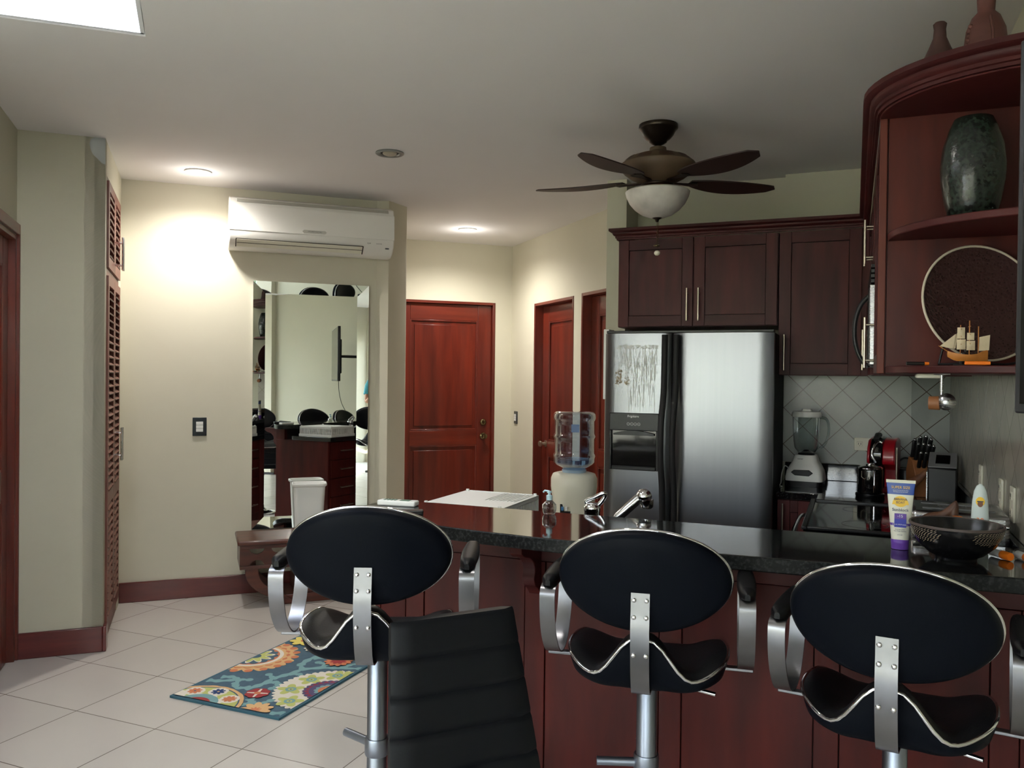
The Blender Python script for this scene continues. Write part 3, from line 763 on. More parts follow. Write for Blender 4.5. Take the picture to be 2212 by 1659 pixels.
# worktops
s=MB().m(GRAN).box(-1.64,.486,2.845,3.345,.850,.890); s.box(-.17,.486,3.345,3.395,.850,.890)
tag(s.build('worktop',bevel=.004),'black granite lower worktop behind the raised bar, holding the sink and dish rack','worktop')
s=MB().m(GRAN).box(-.378,.30,4.585,5.246,.860,.900).box(.30,.486,4.585,5.07,.860,.900); s.box(-.165,.486,4.212,4.585,.860,.900); s.box(-.376,.30,5.226,5.246,.90,.998)
tag(s.build('worktop',bevel=.003),'black granite worktop with upstand below the tiled back wall','worktop')
s=MB().m(GRAN).box(.466,.486,2.87,5.05,.902,.998)
tag(s.build('granite_upstand',bevel=.002),'black granite upstand strip along the foot of the right side wall','upstand')
# ------------------------------------------------------------------ bar counter
bc=thing('bar_counter','raised breakfast bar with dark red wood panelling and a black granite top','bar counter',(0,0,0))
n=14
xe=-1.20
front=[(.486,2.43),(.0,2.405),(-.4,2.385),(-.85,2.38),(-1.1,2.40)]
tip=smooth_path([(-1.1,2.40),(-1.36,2.45),(-1.58,2.55),(-1.70,2.68),(-1.71,2.77),(-1.64,2.84)],8)
pts=front+[tuple(p) for p in tip[1:]]+[(-1.5,2.858),(.486,2.858)]
MB().m(GRAN).prism(pts,.957,1.0,side=GRANE).build('granite_top',parent=bc,bevel=.004)
s=MB().m(GROUT).box(-1.598,.484,2.634,2.725,0,.955)
s.m(WPANEL)
s.box(-1.60,-1.585,2.625,2.73,0,.956)
bw=MB().m(WPANEL); 
gx=[-1.60,-1.495,-1.42,-1.03,-.955,-.565,-.492,-.098,-.026,.362,.435,.484]
for a,b_ in zip(gx,gx[1:]):
    if b_-a<.12: bw.box(a+.0015,b_-.0015,2.616,2.636,.0,.870)
    else: bw.box(a+.0015,b_-.0015,2.620,2.636,.10,.870)
bw.m(WCABH).box(-1.60,.484,2.612,2.636,.8735,.956)
s.build('bar_core',parent=bc); bw.build('front_panelling',parent=bc,bevel=.0015)
MB().m(WPANEL).box(-1.62,.484,2.60,2.615,0,.10).build('kick_board',parent=bc,bevel=.003)
# end panel facing the hall
MB().m(WPANEL).box(-1.622,-1.6015,2.615,3.300,0,.848).box(-1.622,-1.6015,2.615,2.73,.848,.956).build('end_panel',parent=bc,bevel=.002)
cp=smooth_path([(2.61,.955),(2.425,.955),(2.42,.935),(2.45,.915),(2.50,.90),(2.545,.87),(2.56,.84),(2.555,.815),(2.575,.79),(2.61,.775)],5)
cp=[(2.612,.9565),(2.430,.9565)]+[tuple(p) for p in smooth_path([(2.430,.93),(2.46,.915),(2.515,.90),(2.548,.87),(2.552,.845),(2.545,.825),(2.56,.80),(2.585,.785),(2.612,.76)],5)]
for xc in (-1.57,-.99,-.062):
    MB().m(WCABH).prism(cp,xc-.022,xc+.022,'x').build('corbel',parent=bc,bevel=.003)
# ------------------------------------------------------------------ refrigerator
fr=thing('refrigerator','tall stainless side-by-side refrigerator with black bowed handles and ice dispenser','refrigerator',(0,0,0))
MB().m(BMATTE).box(-1.285,-.388,4.525,5.20,.02,1.745).build('cabinet_body',parent=fr,bevel=.004)
MB().m(BLACK).box(-1.283,-.386,4.47,4.56,1.742,1.757).build('hinge_cover',parent=fr,bevel=.003)
MB().m(BLACK).box(-1.27,-.40,4.50,4.53,.02,.09).build('toe_grille',parent=fr)
def fdoor(x0,x1):
    s=MB().m(FRIDGE); n=13
    pr=[]
    for k in range(n):
        q=k/(n-1); x=x0+(x1-x0)*q; e=min(q,1-q)*(x1-x0); y=4.453-.006*(1-(2*q-1)**2)
        if e<.018: y+=.018-math.sqrt(max(0,.018**2-(.018-e)**2))
        pr.append((x,y))
    pr+= [(x1,4.52),(x0,4.52)]
    s.prism(pr,.10,1.740,smooth=True)
    o=s.build('door',parent=fr); 
    for f in o.data.polygons: f.use_smooth=abs(f.normal.z)<.5
    return o
d1=fdoor(-1.287,-.917); d2=fdoor(-.906,-.384)
def fhandle(x,d):
    p=smooth_path([(x,4.425,1.73),(x,4.420,1.55),(x,4.412,1.42),(x-.004,4.385,1.29),(x-.006,4.372,1.18),(x-.004,4.375,1.04),(x,4.395,.92),(x,4.412,.78),(x,4.420,.60),(x,4.425,.42)],6)
    s=MB().m(BMATTE).tube(p,.0165,14); s.box(x-.010,x+.010,4.425,4.452,1.66,1.73); s.box(x-.010,x+.010,4.425,4.452,.42,.50); s.build('door_handle',parent=d)
fhandle(-.945,d1); fhandle(-.882,d2)
s=MB().m(BLACK).box(-1.250,-.974,4.430,4.452,1.205,1.302).box(-1.250,-1.236,4.430,4.452,.988,1.205).box(-.988,-.974,4.430,4.452,.988,1.205).box(-1.236,-.988,4.430,4.452,.988,1.008)
dp=s.build('dispenser',parent=d1,bevel=.004)
MB().m(BGLOSS).box(-1.236,-.988,4.4435,4.446,1.008,1.205).build('dispenser_recess',parent=dp)
MB().m(BLACK).prism([(-1.225+.2*0,1.190)]+[(-1.225+.226*k/10,1.190+.016*math.sin(PI*k/10)) for k in range(11)]+[(-.999,1.18),(-1.225,1.18)],4.424,4.431,'y').build('dispenser_lip',parent=dp)
tb=text('Frigidaire','maker_lettering',PWHITE,dp,.017,(-1.115,4.4285,1.284),(PI/2,0,0),extr=.0003)
s=MB().m(PWHITE)
for k in range(4):
    cx=-1.142+.0195*k
    s.tube([(cx+.0078*math.cos(a),4.4285,1.242+.0078*math.sin(a)) for a in [2*PI*q/18 for q in range(18)]],.0006,5,closed=True)
    s.box(cx-.0035,cx+.0035,4.4282,4.4292,1.2415,1.2425)
s.build('dispenser_buttons',parent=dp)
# grime that has its own shape on the left door
import random as _r
rg=_r.Random(3)
def blob(material,x0,x1,z0,z1,n,name,y=4.4465,drip=0):
    s=MB().m(material)
    for k in range(n):
        cx=x0+(x1-x0)*rg.random(); cz=z0+(z1-z0)*rg.random(); r=rg.uniform(.0015,.006) if not drip else rg.uniform(.0008,.0018)
        L=r if not drip else rg.uniform(.005,.05)
        q=(cx+1.287)/.37; yy=4.453-.006*(1-(2*q-1)**2)-.0012
        pts=[(cx+r*math.cos(a)*rg.uniform(.7,1.2),yy-.0001*(k%7),cz+L*math.sin(a)*rg.uniform(.7,1.1)) for a in [2*PI*i/9 for i in range(9)]]
        s.poly(pts[::-1])
    return s.build(name,parent=d1,normals=False)
blob(STAIN,-1.222,-1.185,1.458,1.538,70,'sticker_residue'); blob(STAIN,-1.17,-1.146,1.458,1.50,25,'sticker_residue')
blob(WET,-1.215,-.985,1.655,1.675,160,'water_marks'); blob(WET,-1.205,-.99,1.50,1.65,190,'water_marks',drip=1); blob(WET,-1.16,-1.0,1.34,1.50,90,'water_marks',drip=1)
# white strip hanging on the side of the refrigerator
tag(MB().m(WHITE).box(-1.318,-1.2856,4.53,4.64,1.372,1.770).build('memo_board',bevel=.003),'thin white board fixed to the left side of the refrigerator','board')
# ------------------------------------------------------------------ microwave
mw=thing('microwave','stainless over-the-range microwave with a black bowed handle under the short cabinet','microwave',(0,0,0),-PI/2)
MB().m(BLACK).box(-4.17,-3.43,.085,.486,1.535,1.95).build('body',parent=mw,bevel=.004)
MB().m(STEEL).box(-4.168,-3.432,.052,.085,1.555,1.865).build('door',parent=mw,bevel=.004)
s=MB().m(BLACK)
for k in range(4): s.box(-4.168,-3.432,.056,.085,1.872+k*.019,1.884+k*.019)
s.build('vent_grille',parent=mw)
MB().m(BLACK).tube(smooth_path([(-3.60,.052,1.835),(-3.60,.022,1.80),(-3.60,.004,1.745),(-3.60,.0,1.695),(-3.60,.004,1.645),(-3.60,.022,1.59),(-3.60,.052,1.548)],6),.009,12).build('handle',parent=mw)
MB().m(BGLOSS).box(-4.10,-3.68,.049,.053,1.60,1.82).build('window',parent=mw)
MB().m(BLACK).box(-3.57,-3.44,.049,.053,1.57,1.85).build('control_panel',parent=mw)
# ------------------------------------------------------------------ range
rg_=thing('stove','black glass-top stove with a raised rim and a bar handle, right of the refrigerator','stove',(0,0,0),-PI/2)
# local x=-Y, local y=+X
MB().m(BMATTE).box(-4.205,-3.402,-.168,.462,.03,.905).build('body',parent=rg_,bevel=.004)
s=MB().m(BGLOSS).box(-4.203,-3.404,-.175,.455,.905,.917); s.build('cooktop_glass',parent=rg_,bevel=.003)
s=MB().m(BLACK)
s.box(-4.206,-3.401,-.182,-.160,.912,.926).box(-4.206,-4.188,-.160,.456,.912,.926).box(-3.419,-3.401,-.160,.456,.912,.926).box(-4.188,-3.419,.436,.456,.912,.926)
s.build('cooktop_rim',parent=rg_,bevel=.004)
MB().m(BGLOSS).box(-4.19,-3.42,-.19,-.168,.20,.80).build('oven_door',parent=rg_,bevel=.004)
MB().m(CHROME).tube(smooth_path([(-3.45,-.168,.845),(-3.46,-.20,.852),(-3.50,-.222,.852),(-3.80,-.228,.852),(-4.10,-.222,.852),(-4.15,-.20,.852),(-4.16,-.168,.845)],6),.010,12).build('oven_handle',parent=rg_)
for q in (( -3.60,.05),(-3.60,.30),(-4.0,.05),(-4.0,.30)):
    MB().m(mat('burner_ring_grey',(46,46,50),.2)).lathe([(.085,.0),(.089,.0)],40,center=(q[0],q[1],.9175),capa=False,capb=False).build('burner_ring',parent=rg_)
# ------------------------------------------------------------------ faucet
fa=thing('kitchen_faucet','chrome kitchen faucet with a pull-out spray spout rising behind the bar','faucet',(-.905,2.985,.890),0)
MB().m(CHROME).lathe([(.034,0),(.036,.006),(.030,.012),(.028,.05),(.030,.085),(.029,.10),(.031,.104),(.031,.120),(.024,.130),(.018,.134)],28,center=(0,0,0)).build('faucet_body',parent=fa)
# loop lever
lv=smooth_path([(-.02,0,.128),(-.022,.0,.140),(.0,-.002,.150),(.035,-.004,.168),(.046,-.002,.172),(.050,.004,.164),(.036,.004,.140),(.018,.002,.120)],6)
MB().m(CHROME).tube(lv,.0085,12).build('lever',parent=fa)
ph=smooth_path([(.025,.005,.06),(.055,.018,.055),(.085,.03,.075),(.125,.045,.115),(.165,.062,.155)],6)
MB().m(CHROME).tube(ph,[.012]*len(ph),14).build('spout_neck',parent=fa)
a=Vector((.085,.03,.075)); b_=Vector((.165,.062,.155)); MB().m(mat('spray_grip_nickel',(190,190,188),.2,metal=1)).tube([a,a+(b_-a)*.1,a+(b_-a)*.9,b_],[.014,.018,.019,.018],18).build('spray_grip',parent=fa)
MB().m(CHROME).sphere((.182,.068,.162),.030,20,12,(1,1,.95)).lathe([(.026,.0),(.024,-.028),(.018,-.034)],20,center=(.192,.072,.150)).build('spray_head',parent=fa)
# ------------------------------------------------------------------ dish rack
dr=thing('dish_rack','white plastic dish rack turned upside down on the lower worktop','dish rack',(-1.415,3.105,.8905),0)
s=MB().m(WHITE); w_,l_=.172,.205
s.box(-w_,w_,-l_,l_,.093,.097)
def slats(x0,x1,y0,y1,n,ax):
    for k in range(n+1):
        q=k/n
        if ax=='x': xx=x0+(x1-x0)*q; s.box(xx-.0045,xx+.0045,y0,y1,.022,.082)
        else: yy=y0+(y1-y0)*q; s.box(x0,x1,yy-.0045,yy+.0045,.022,.082)
s.box(-w_-.006,w_+.006,-l_-.006,-l_+.002,.0,.022).box(-w_-.006,w_+.006,l_-.002,l_+.006,.0,.022).box(-w_-.006,-w_+.002,-l_,l_,.0,.022).box(w_-.002,w_+.006,-l_,l_,.0,.022)
s.box(-w_,w_,-l_,-l_+.004,.078,.095).box(-w_,w_,l_-.004,l_,.078,.095).box(-w_,-w_+.004,-l_,l_,.078,.095).box(w_-.004,w_,-l_,l_,.078,.095)
slats(-w_+.004,w_-.004,-l_,-l_+.004,18,'x'); slats(-w_+.004,w_-.004,l_-.004,l_,18,'x')
slats(-w_,-w_+.004,-l_+.004,l_-.004,22,'y'); slats(w_-.004,w_,-l_+.004,l_-.004,22,'y')
s.build('rack_body',parent=dr)
for k in range(9): MB().m(WHITE).box(.02+.016*k,.024+.016*k,-.02,l_-.02,.097,.0995).build('rack_rib',parent=dr)
for q in (-1,1): MB().m(WHITE).box(-w_+.022,w_-.022,q*(l_-.014)-.002,q*(l_-.014)+.002,.097,.101).build('rack_rib',parent=dr)
for q in ((-1,-1),(1,-1),(1,1),(-1,1)): MB().m(WHITE).lathe([(.008,0),(.007,.008)],12,center=(q[0]*(w_-.012),q[1]*(l_-.012),.097)).build('rack_foot',parent=dr)
# ------------------------------------------------------------------ soap and remotes
so=thing('soap_dispenser','small clear pump bottle with a pale blue pump on the back edge of the bar','soap bottle',(-1.01,2.80,1.0005),-.2)
MB().m(SOAPB).lathe([(.004,.0),(.020,.001),(.024,.008),(.026,.022),(.025,.036),(.016,.046),(.010,.050),(.010,.054)],24).build('bottle',parent=so)
PUMP=mat('pump_pale_blue',(176,206,214),.35)
s=MB().m(PUMP).lathe([(.011,.052),(.0115,.068),(.006,.070),(.0045,.078)],20); s.lathe([(.009,.078),(.009,.084)],16); s.tube([(0,0,.083),(-.02,.0,.084),(-.026,0,.078)],.0035,8); s.build('pump',parent=so)
def remote(label,mat_,x,y,rz,L,Wd,T,btn):
    t=thing('remote_control',label,'remote control',(x,y,1.0005),rz)
    MB().m(mat_).box(-L/2,L/2,-Wd/2,Wd/2,0,T).build('body',parent=t,bevel=.005)
    s=MB().m(btn).box(.012,.050,-Wd*.3,Wd*.3,T,T+.0012) if btn is not GREY else MB().m(GREY)
    for k in range(4):
        for j in (-1,1): s.box(-.055+.014*k,-.047+.014*k,j*.008-.004,j*.008+.004,T,T+.0015)
    s.build('buttons',parent=t)
remote('white air conditioner remote with a green screen on the left end of the bar',WHITE,-1.600,2.735,.12,.155,.048,.020,mat('lcd_green',(70,110,92),.3))
remote('black remote control lying behind the white remote on the bar',BLACK,-1.48,2.55,.5,.16,.042,.018,GREY)
#PART4
# ------------------------------------------------------------------ blender
bl=thing('countertop_blender','white countertop blender with a glass jar and cord by the tiled wall','blender',(-.243,4.93,.9005),-.1)
s=MB(); s.m(WHITE)
def rrz(wx,wy,z,r=.02,dy=0): return [(x,y+dy,z) for x,y in rr(wx,wy,r,4)]
loft(s,[rrz(.100,.088,.030,.03),rrz(.100,.090,.05,.03),rrz(.094,.086,.085,.03),rrz(.080,.076,.115,.03,.006),rrz(.068,.066,.135,.03,.01),rrz(.060,.058,.165,.03,.012),rrz(.056,.054,.172,.03,.012)])
s.build('motor_base',parent=bl)
s=MB().m(BLACK); loft(s,[rrz(.096,.086,.0,.03),rrz(.098,.088,.030,.03)]); s.build('foot_ring',parent=bl)
s=MB().m(BLACK); pts=[(-.066,.078),(-.05,.092),(.03,.094),(.052,.078),(.03,.060),(-.045,.062)]
s.prism(pts,-.0935,-.080,'y'); s.build('control_panel',parent=bl,bevel=.003)
jar=MB().m(JAR).lathe([(.040,.178),(.046,.185),(.064,.21),(.070,.25),(.074,.33),(.076,.405),(.074,.405)],32,center=(0,.012,0),capb=False).build('glass_jar',parent=bl)
MB().m(JAR).tube(smooth_path([(.070,.012,.385),(.105,.012,.375),(.118,.012,.33),(.112,.012,.27),(.090,.012,.225),(.066,.012,.215)],6),.008,10).build('jar_handle',parent=jar)
MB().m(WHITE).lathe([(.078,.385),(.080,.388),(.080,.402),(.074,.415),(.03,.418),(.026,.430),(.0,.432)],32,center=(0,.012,0),capa=False,capb=False).build('jar_lid',parent=bl)
MB().m(BLACK).lathe([(.044,.170),(.046,.180),(.030,.184),(.012,.2)],24,center=(0,.012,0)).build('jar_collar',parent=bl)
MB().m(WHITE).tube(smooth_path([(-.095,.01,.09),(-.118,.02,.10),(-.130,.0,.06),(-.126,-.05,.01),(-.12,-.12,.004),(-.10,-.16,.004)],8),.003,6).build('power_cord',parent=bl)
text('oster','maker_lettering',PDARK,bl,.014,(-.022,-.0515,.152),(PI/2-.35,0,0),extr=.0003)
# ------------------------------------------------------------------ coffee machine and frother
cm=thing('coffee_machine','red and black capsule coffee machine against the tiled wall','coffee machine',(.165,4.92,.9005),-.15)
pr_=[(-.135,.0),(-.135,.02),(-.03,.02),(-.03,.12),(-.135,.15),(-.145,.17),(-.13,.235),(-.085,.275),(.05,.285),(.12,.27),(.135,.20),(.135,.0)]
MB().m(RED).prism(pr_,.0,.062,'x').prism(pr_,-.075,-.060,'x').build('side_panels',parent=cm,bevel=.006)
pq=[(p[0]*1.0,p[1]-.001) for p in pr_]
MB().m(BGLOSS).prism([(-.132,.002),(-.132,.018),(-.028,.02),(-.028,.12),(-.14,.145),(-.150,.17),(-.138,.24),(-.09,.280),(.05,.288),(.115,.268),(.13,.20),(.13,.002)],-.060,.0,'x').build('body',parent=cm,bevel=.006)
MB().m(CHROME).tube(smooth_path([(-.03,-.150,.16),(-.048,-.152,.20),(-.040,-.140,.245),(-.02,-.115,.268),(.0,-.118,.262)],6),.008,10).build('lever',parent=cm)
MB().m(BLACK).tube([(-.035,-.09,.285),(-.035,-.04,.300),(-.03,.0,.298)],.014,12).build('capsule_knob',parent=cm)
MB().m(NICKEL).tube([(.066,-.09,.02),(.066,-.09,.24)],.005,10).build('side_rod',parent=cm)
mf=thing('milk_frother','black and chrome cylindrical milk frother in front of the red coffee machine','milk frother',(.085,4.60,.9005),.1)
MB().m(BGLOSS).lathe([(.066,0),(.070,.004),(.070,.018),(.060,.024),(.060,.135),(.058,.145)],32).build('body',parent=mf)
MB().m(CHROME).lathe([(.059,.145),(.060,.150),(.045,.158),(.022,.160),(.020,.166),(.024,.170),(.0,.173)],32,capb=False).build('lid',parent=mf)
MB().m(CHROME).tube([(.012,-.0605,.03),(.012,-.0605,.14)],.006,8).build('chrome_stripe',parent=mf)
s=MB().m(NICKEL).tube([(-.046,-.046,.135),(-.046,-.046,.105),(-.034,-.052,.095),(-.022,-.058,.105),(-.020,-.060,.135)],.0012,5); s.build('badge_outline',parent=mf)
# small potted sprig reflected by the granite
ka=thing('black_canister','small black canister with an arched handle beside the knife block','canister',(.272,5.03,.9005),0)
MB().m(BLACK).lathe([(.045,0),(.047,.01),(.047,.10),(.043,.11)],28).build('body',parent=ka)
MB().m(BLACK).tube([(.045*math.cos(a),0,.108+.062*math.sin(a)) for a in [PI*k/14 for k in range(15)]],.005,8).build('handle',parent=ka)
# ------------------------------------------------------------------ knife block
kb=thing('knife_block','wooden knife block full of black-handled knives in the kitchen corner','knife block',(.335,4.78,.9005),.25)
s=MB().m(WLIGHT).prism([(-.075,0),(.075,0),(.075,.13),(.04,.20),(-.02,.185),(-.075,.10)],-.055,.055,'x'); s.build('block',parent=kb,bevel=.004)
g='knives in the block'
for i,(x,y,h_,l) in enumerate(((-.040,.045,.20,.105),(-.014,.045,.20,.12),(.012,.045,.20,.125),(.038,.045,.20,.11),(-.036,.005,.185,.10),(-.010,.005,.185,.10),(.016,.005,.185,.095),(.040,.005,.185,.09),(-.03,-.03,.165,.075),(-.005,-.03,.165,.075),(.02,-.03,.165,.07),(.042,-.03,.165,.07))):
    k=thing('kitchen_knife','black-handled kitchen knife standing in the wooden knife block','knife',(0,0,0),0,g)
    k.location=(.335+x*math.cos(.25)-y*math.sin(.25),4.78+x*math.sin(.25)+y*math.cos(.25),.9005+h_-.045); k.rotation_euler=(math.radians(22),0,.25)
    MB().m(BLACK).lathe([(.009,.03),(.011,.04),(.010,.04+l*.5),(.012,.035+l),(.008,.04+l)],10,sx=1.0,sy=.7).build('handle',parent=k)
    MB().m(STEEL).box(-.008,.008,-.001,.001,-.04,.033).build('blade',parent=k)
    MB().m(STEEL).sphere((0,0,.04+l),.009,10,6).build('end_cap',parent=k)
# ------------------------------------------------------------------ carved driftwood beside the block
def lump(name,chain,material,parent=None,sub=2):
    # skinned chain : list of (pos,radius), with optional branches [(from_index, pos, radius)...]
    me=bpy.data.meshes.new(name); vs=[c[0] for c in chain]; es=[(i,i+1) for i in range(len(chain)-1)]
    me.from_pydata(vs,es,[]); o=bpy.data.objects.new(name,me); C.objects.link(o)
    m1=o.modifiers.new('skin','SKIN'); m1.use_smooth_shade=True
    for i,c in enumerate(chain):
        r=c[1]; me.skin_vertices[0].data[i].radius=(r,r) if not isinstance(r,tuple) else r
    me.skin_vertices[0].data[0].use_root=True
    m2=o.modifiers.new('sub','SUBSURF'); m2.levels=sub; m2.render_levels=sub
    bpy.context.view_layer.update()
    dg=bpy.context.evaluated_depsgraph_get(); nm=bpy.data.meshes.new_from_object(o.evaluated_get(dg))
    C.objects.unlink(o); bpy.data.objects.remove(o)
    nm.name=name; nm.materials.clear(); nm.materials.append(material)
    for f in nm.polygons: f.use_smooth=True
    q=bpy.data.objects.new(name,nm); C.objects.link(q)
    if parent is not None: q.parent=parent
    return q
WROOT=mat('root_carving',(128,82,52),.6,nscale=22,col2=(78,46,30),bump=.6,bscale=50)
o=lump('root_carving',[((-.05,.0,.03),.028),((-.02,.0,.06),.034),((.02,.01,.075),.030),((.05,.02,.10),.024),((.075,.01,.125),.016),((.09,.0,.15),.009)],WROOT)
o.location=(.25,4.54,.905); tag(o,'gnarled light brown root carving on the back worktop before the knife block','carving')
o=lump('wood_carving',[((-.055,.0,.028),.024),((-.045,.0,.055),.020),((-.02,.01,.085),.016),((.02,.01,.092),.016),((.045,.0,.118),.014),((.052,.0,.14),.013),((.045,.0,.10),.014),((.05,.0,.05),.022),((.02,.0,.02),.019),((-.02,.0,.02),.019)],WCARV)
o.location=(.235,2.775,1.0005); tag(o,'dark carved wooden figure on the bar behind the black bowl','carving')
# black small appliance with slanted top
ap=thing('black_toaster','black small appliance with a grey sloping top, against the right wall past the stove','toaster',(.400,4.42,.9005),-.12)
MB().m(BLACK).prism([(-.11,0),(.11,0),(.11,.215),(.06,.245),(-.11,.19)],-.062,.062,'x').build('body',parent=ap,bevel=.008)
MB().m(GREY).prism([(-.108,.190),(.06,.2455),(.058,.252),(-.112,.196)],-.060,.060,'x').build('top_cover',parent=ap,bevel=.003)
MB().m(BGLOSS).box(-.03,.03,-.06,.04,.0,.004,Matrix.Translation((0,-.02,.226))@Matrix.Rotation(math.radians(18),4,'X')).build('slot',parent=ap)
MB().m(STEEL).box(-.066,-.062,-.10,.09,.02,.17).build('side_trim',parent=ap)
sb=thing('steel_toaster','low wide stainless steel box appliance on the lower worktop behind the bowl','toaster',(.330,3.12,.8905),-.03)
MB().m(STEEL).box(-.145,.135,-.135,.135,.012,.185).build('housing',parent=sb,bevel=.014)
MB().m(GREY).box(-.11,.10,-.07,-.045,.1845,.1862).box(-.11,.10,.045,.07,.1845,.1862).build('slot',parent=sb)
MB().m(BLACK).box(-.14,.13,-.13,.13,0,.014).build('base',parent=sb)
MB().m(CHROME).tube([(-.14,-.139,.150),(.13,-.139,.150)],.007,10).build('front_bar',parent=sb)
# ------------------------------------------------------------------ things on the bar
RX,RY=.272,2.612
bo=thing('serving_bowl','large black bowl with cream cross-hatched carving on the right end of the bar','bowl',(RX,RY,1.0005),0)
prof=[(.045,.0),(.052,.0),(.054,.008),(.070,.016),(.098,.042),(.114,.070),(.120,.094),(.120,.099),(.1155,.099),(.113,.092),(.104,.066),(.085,.038),(.05,.020),(.0005,.017)]
MB().m(mat('bowl_lacquer',(16,16,18),.22)).lathe(prof,64,capb=False).build('bowl_body',parent=bo)
MB().m(mat('bowl_rim_brown',(74,62,58),.5)).lathe([(.1205,.0935),(.1212,.097),(.1195,.1005),(.116,.1005),(.1145,.098)],64,capa=False,capb=False).build('rim',parent=bo)
CARVC=mat('carved_cream',(190,166,138),.7)
def bowl_r(z):
    P=[(.042,.098),(.070,.114),(.094,.120)]
    for (a,ra),(b_,rb) in zip(P,P[1:]):
        if a<=z<=b_: return ra+(rb-ra)*(z-a)/(b_-a)
    return .098
for cc in (-2.50,-.80,.8,2.2):
    s=MB().m(CARVC)
    for row in range(8):
        z=.052+.005*row; half=.48*math.sqrt(max(0,1-((row-4.5)/4.5)**2))+.05
        nn=int(half*2/.085)
        for k in range(nn):
            a0=cc-half+k*.085+(.04 if row%2 else 0); a1=a0+.06
            za,zb=z,z+.0035; e=.0009
            def pt(a,zz): r=bowl_r(zz)+.0006; return Vector((r*math.cos(a),r*math.sin(a),zz))
            s.poly([pt(a0,za),pt(a1,zb),pt(a1,zb+e),pt(a0,za+e)])
    s.build('carved_patch',parent=bo)
# sunscreen tube
st=thing('sunscreen_tube','upright blue, white and purple tube of sunscreen standing on its cap on the bar','sunscreen tube',(.133,2.690,1.0005),-.06)
def tsec(z):
    # half width, half depth for the tube
    q=(z-.028)/(.196-.028); q=max(0,min(1,q))
    return .0235+(.0385-.0235)*q, .0175*(1-q)+.0015
s=MB().m(TUBEW); R=[]
zl=[.028+.168*k/24 for k in range(25)]
for z in zl:
    a_,b_=tsec(z); R.append([s.bm.verts.new((a_*math.cos(2*PI*k/40),b_*math.sin(2*PI*k/40),z)) for k in range(40)])
for j in range(24):
    z=(zl[j]+zl[j+1])/2
    s.m(TUBEB if z>.160 else (TUBEP if .070<z<.078 else TUBEW))
    for k in range(40): s._f([R[j][k],R[j][(k+1)%40],R[j+1][(k+1)%40],R[j+1][k]],True)
s.m(TUBEW); s.box(-.0395,.0395,-.0022,.0022,.195,.204)
s.build('tube_body',parent=st)
MB().m(PURPLE).lathe([(.0215,.0),(.0235,.001),(.024,.016),(.0245,.017),(.0245,.028),(.022,.030)],36,sy=.85).build('cap',parent=st)
def on_tube(z): a_,b_=tsec(z); return -b_-.0011
tl=math.atan2(tsec(.07)[1]-tsec(.17)[1],.10)
def tt(s_,z,size,material,sx=1.0,ex=.0004): text(s_,'lettering',material,st,size,(0,on_tube(z)-.0006,z),(PI/2+ -tl,0,0),extr=ex,sx=sx)
tt('SUPER SIZE',.182,.0112,TUBEY,.92)
tt('Superior Protection for Every Body',.1735,.0036,PWHITE,.8); tt('Broad Spectrum Sun Care Lotion',.1690,.0036,PWHITE,.8)
def flat(name,pts,z,material,off=.0):
    s=MB().m(material); s.poly([(x,on_tube(zz)-off,zz) for x,zz in pts]); return s.build(name,parent=st,normals=False)
flat('logo_sun',[(.019*math.cos(a),.141+.015*math.sin(a)*1.05) for a in [2*PI*k/32 for k in range(32)]],.141,TUBEY,-.0003)
flat('logo_band',[(-.0225,.132),(.0225,.132),(.0200,.143),(-.0200,.143)],.137,TUBEY,-.0002)
tt('BANANA',.1475,.0098,TUBEN,.86); tt('BOAT',.1380,.0098,TUBEN,.9)
tt('Sunblock',.1165,.0125,TUBEN,.98)
flat('print_square',[(-.0155,.066),(.0165,.066),(.0165,.106),(-.0155,.106)],.09,TUBEV,-.0003)
flat('print_square',[(-.0155,.090),(.0165,.090),(.0165,.106),(-.0155,.106)],.09,TUBEP,-.0001)
tt('-15',.0985,.0115,PWHITE); tt('UVA & UVB Protection',.0740,.0048,PWHITE,.9)
tt('Sunscreen Lotion',.0600,.0042,TUBEN,.9); tt('Very Water Resistant',.0550,.0042,TUBEN,.9); tt('8 FL OZ',.0440,.0038,TUBEN)
# lotion bottle
lb=thing('lotion_bottle','white round-topped sun lotion bottle with a yellow emblem behind the black bowl','lotion bottle',(.345,2.735,1.0005),-.1)
MB().m(BLUEB).lathe([(.018,.0),(.0225,.002),(.0235,.03),(.0230,.10),(.0205,.15),(.0165,.178),(.0105,.193),(.004,.199),(.0,.200)],36,sy=.62,capb=False).build('bottle_body',parent=lb)
s=MB().m(TUBEY); s.poly([(.0115*math.cos(a),-.0150,.150+.0135*math.sin(a)) for a in [2*PI*k/28 for k in range(28)]]); s.build('emblem',parent=lb,normals=False)
s=MB().m(mat('emblem_brown',(120,76,52),.5)); s.poly([(.007*math.cos(a),-.0154,.143+.009*math.sin(a)) for a in [2*PI*k/20 for k in range(20)]]); s.m(PDARK); s.box(-.008,.008,-.0157,-.0153,.1485,.152); s.build('emblem_face',parent=lb,normals=False)
text('30','bottle_lettering',ORANGE,lb,.020,(.0,-.0148,.095),(PI/2,0,0),extr=.0003)
os_=thing('sunscreen_stick','short bottle with an orange cap standing behind the black bowl','sunscreen bottle',(.288,2.745,1.0005),0)
MB().m(BLUEB).lathe([(.014,.0),(.015,.002),(.015,.066),(.013,.07)],24).build('bottle_body',parent=os_)
MB().m(ORANGE).lathe([(.0145,.068),(.0155,.070),(.0155,.096),(.013,.099)],24).build('cap',parent=os_)
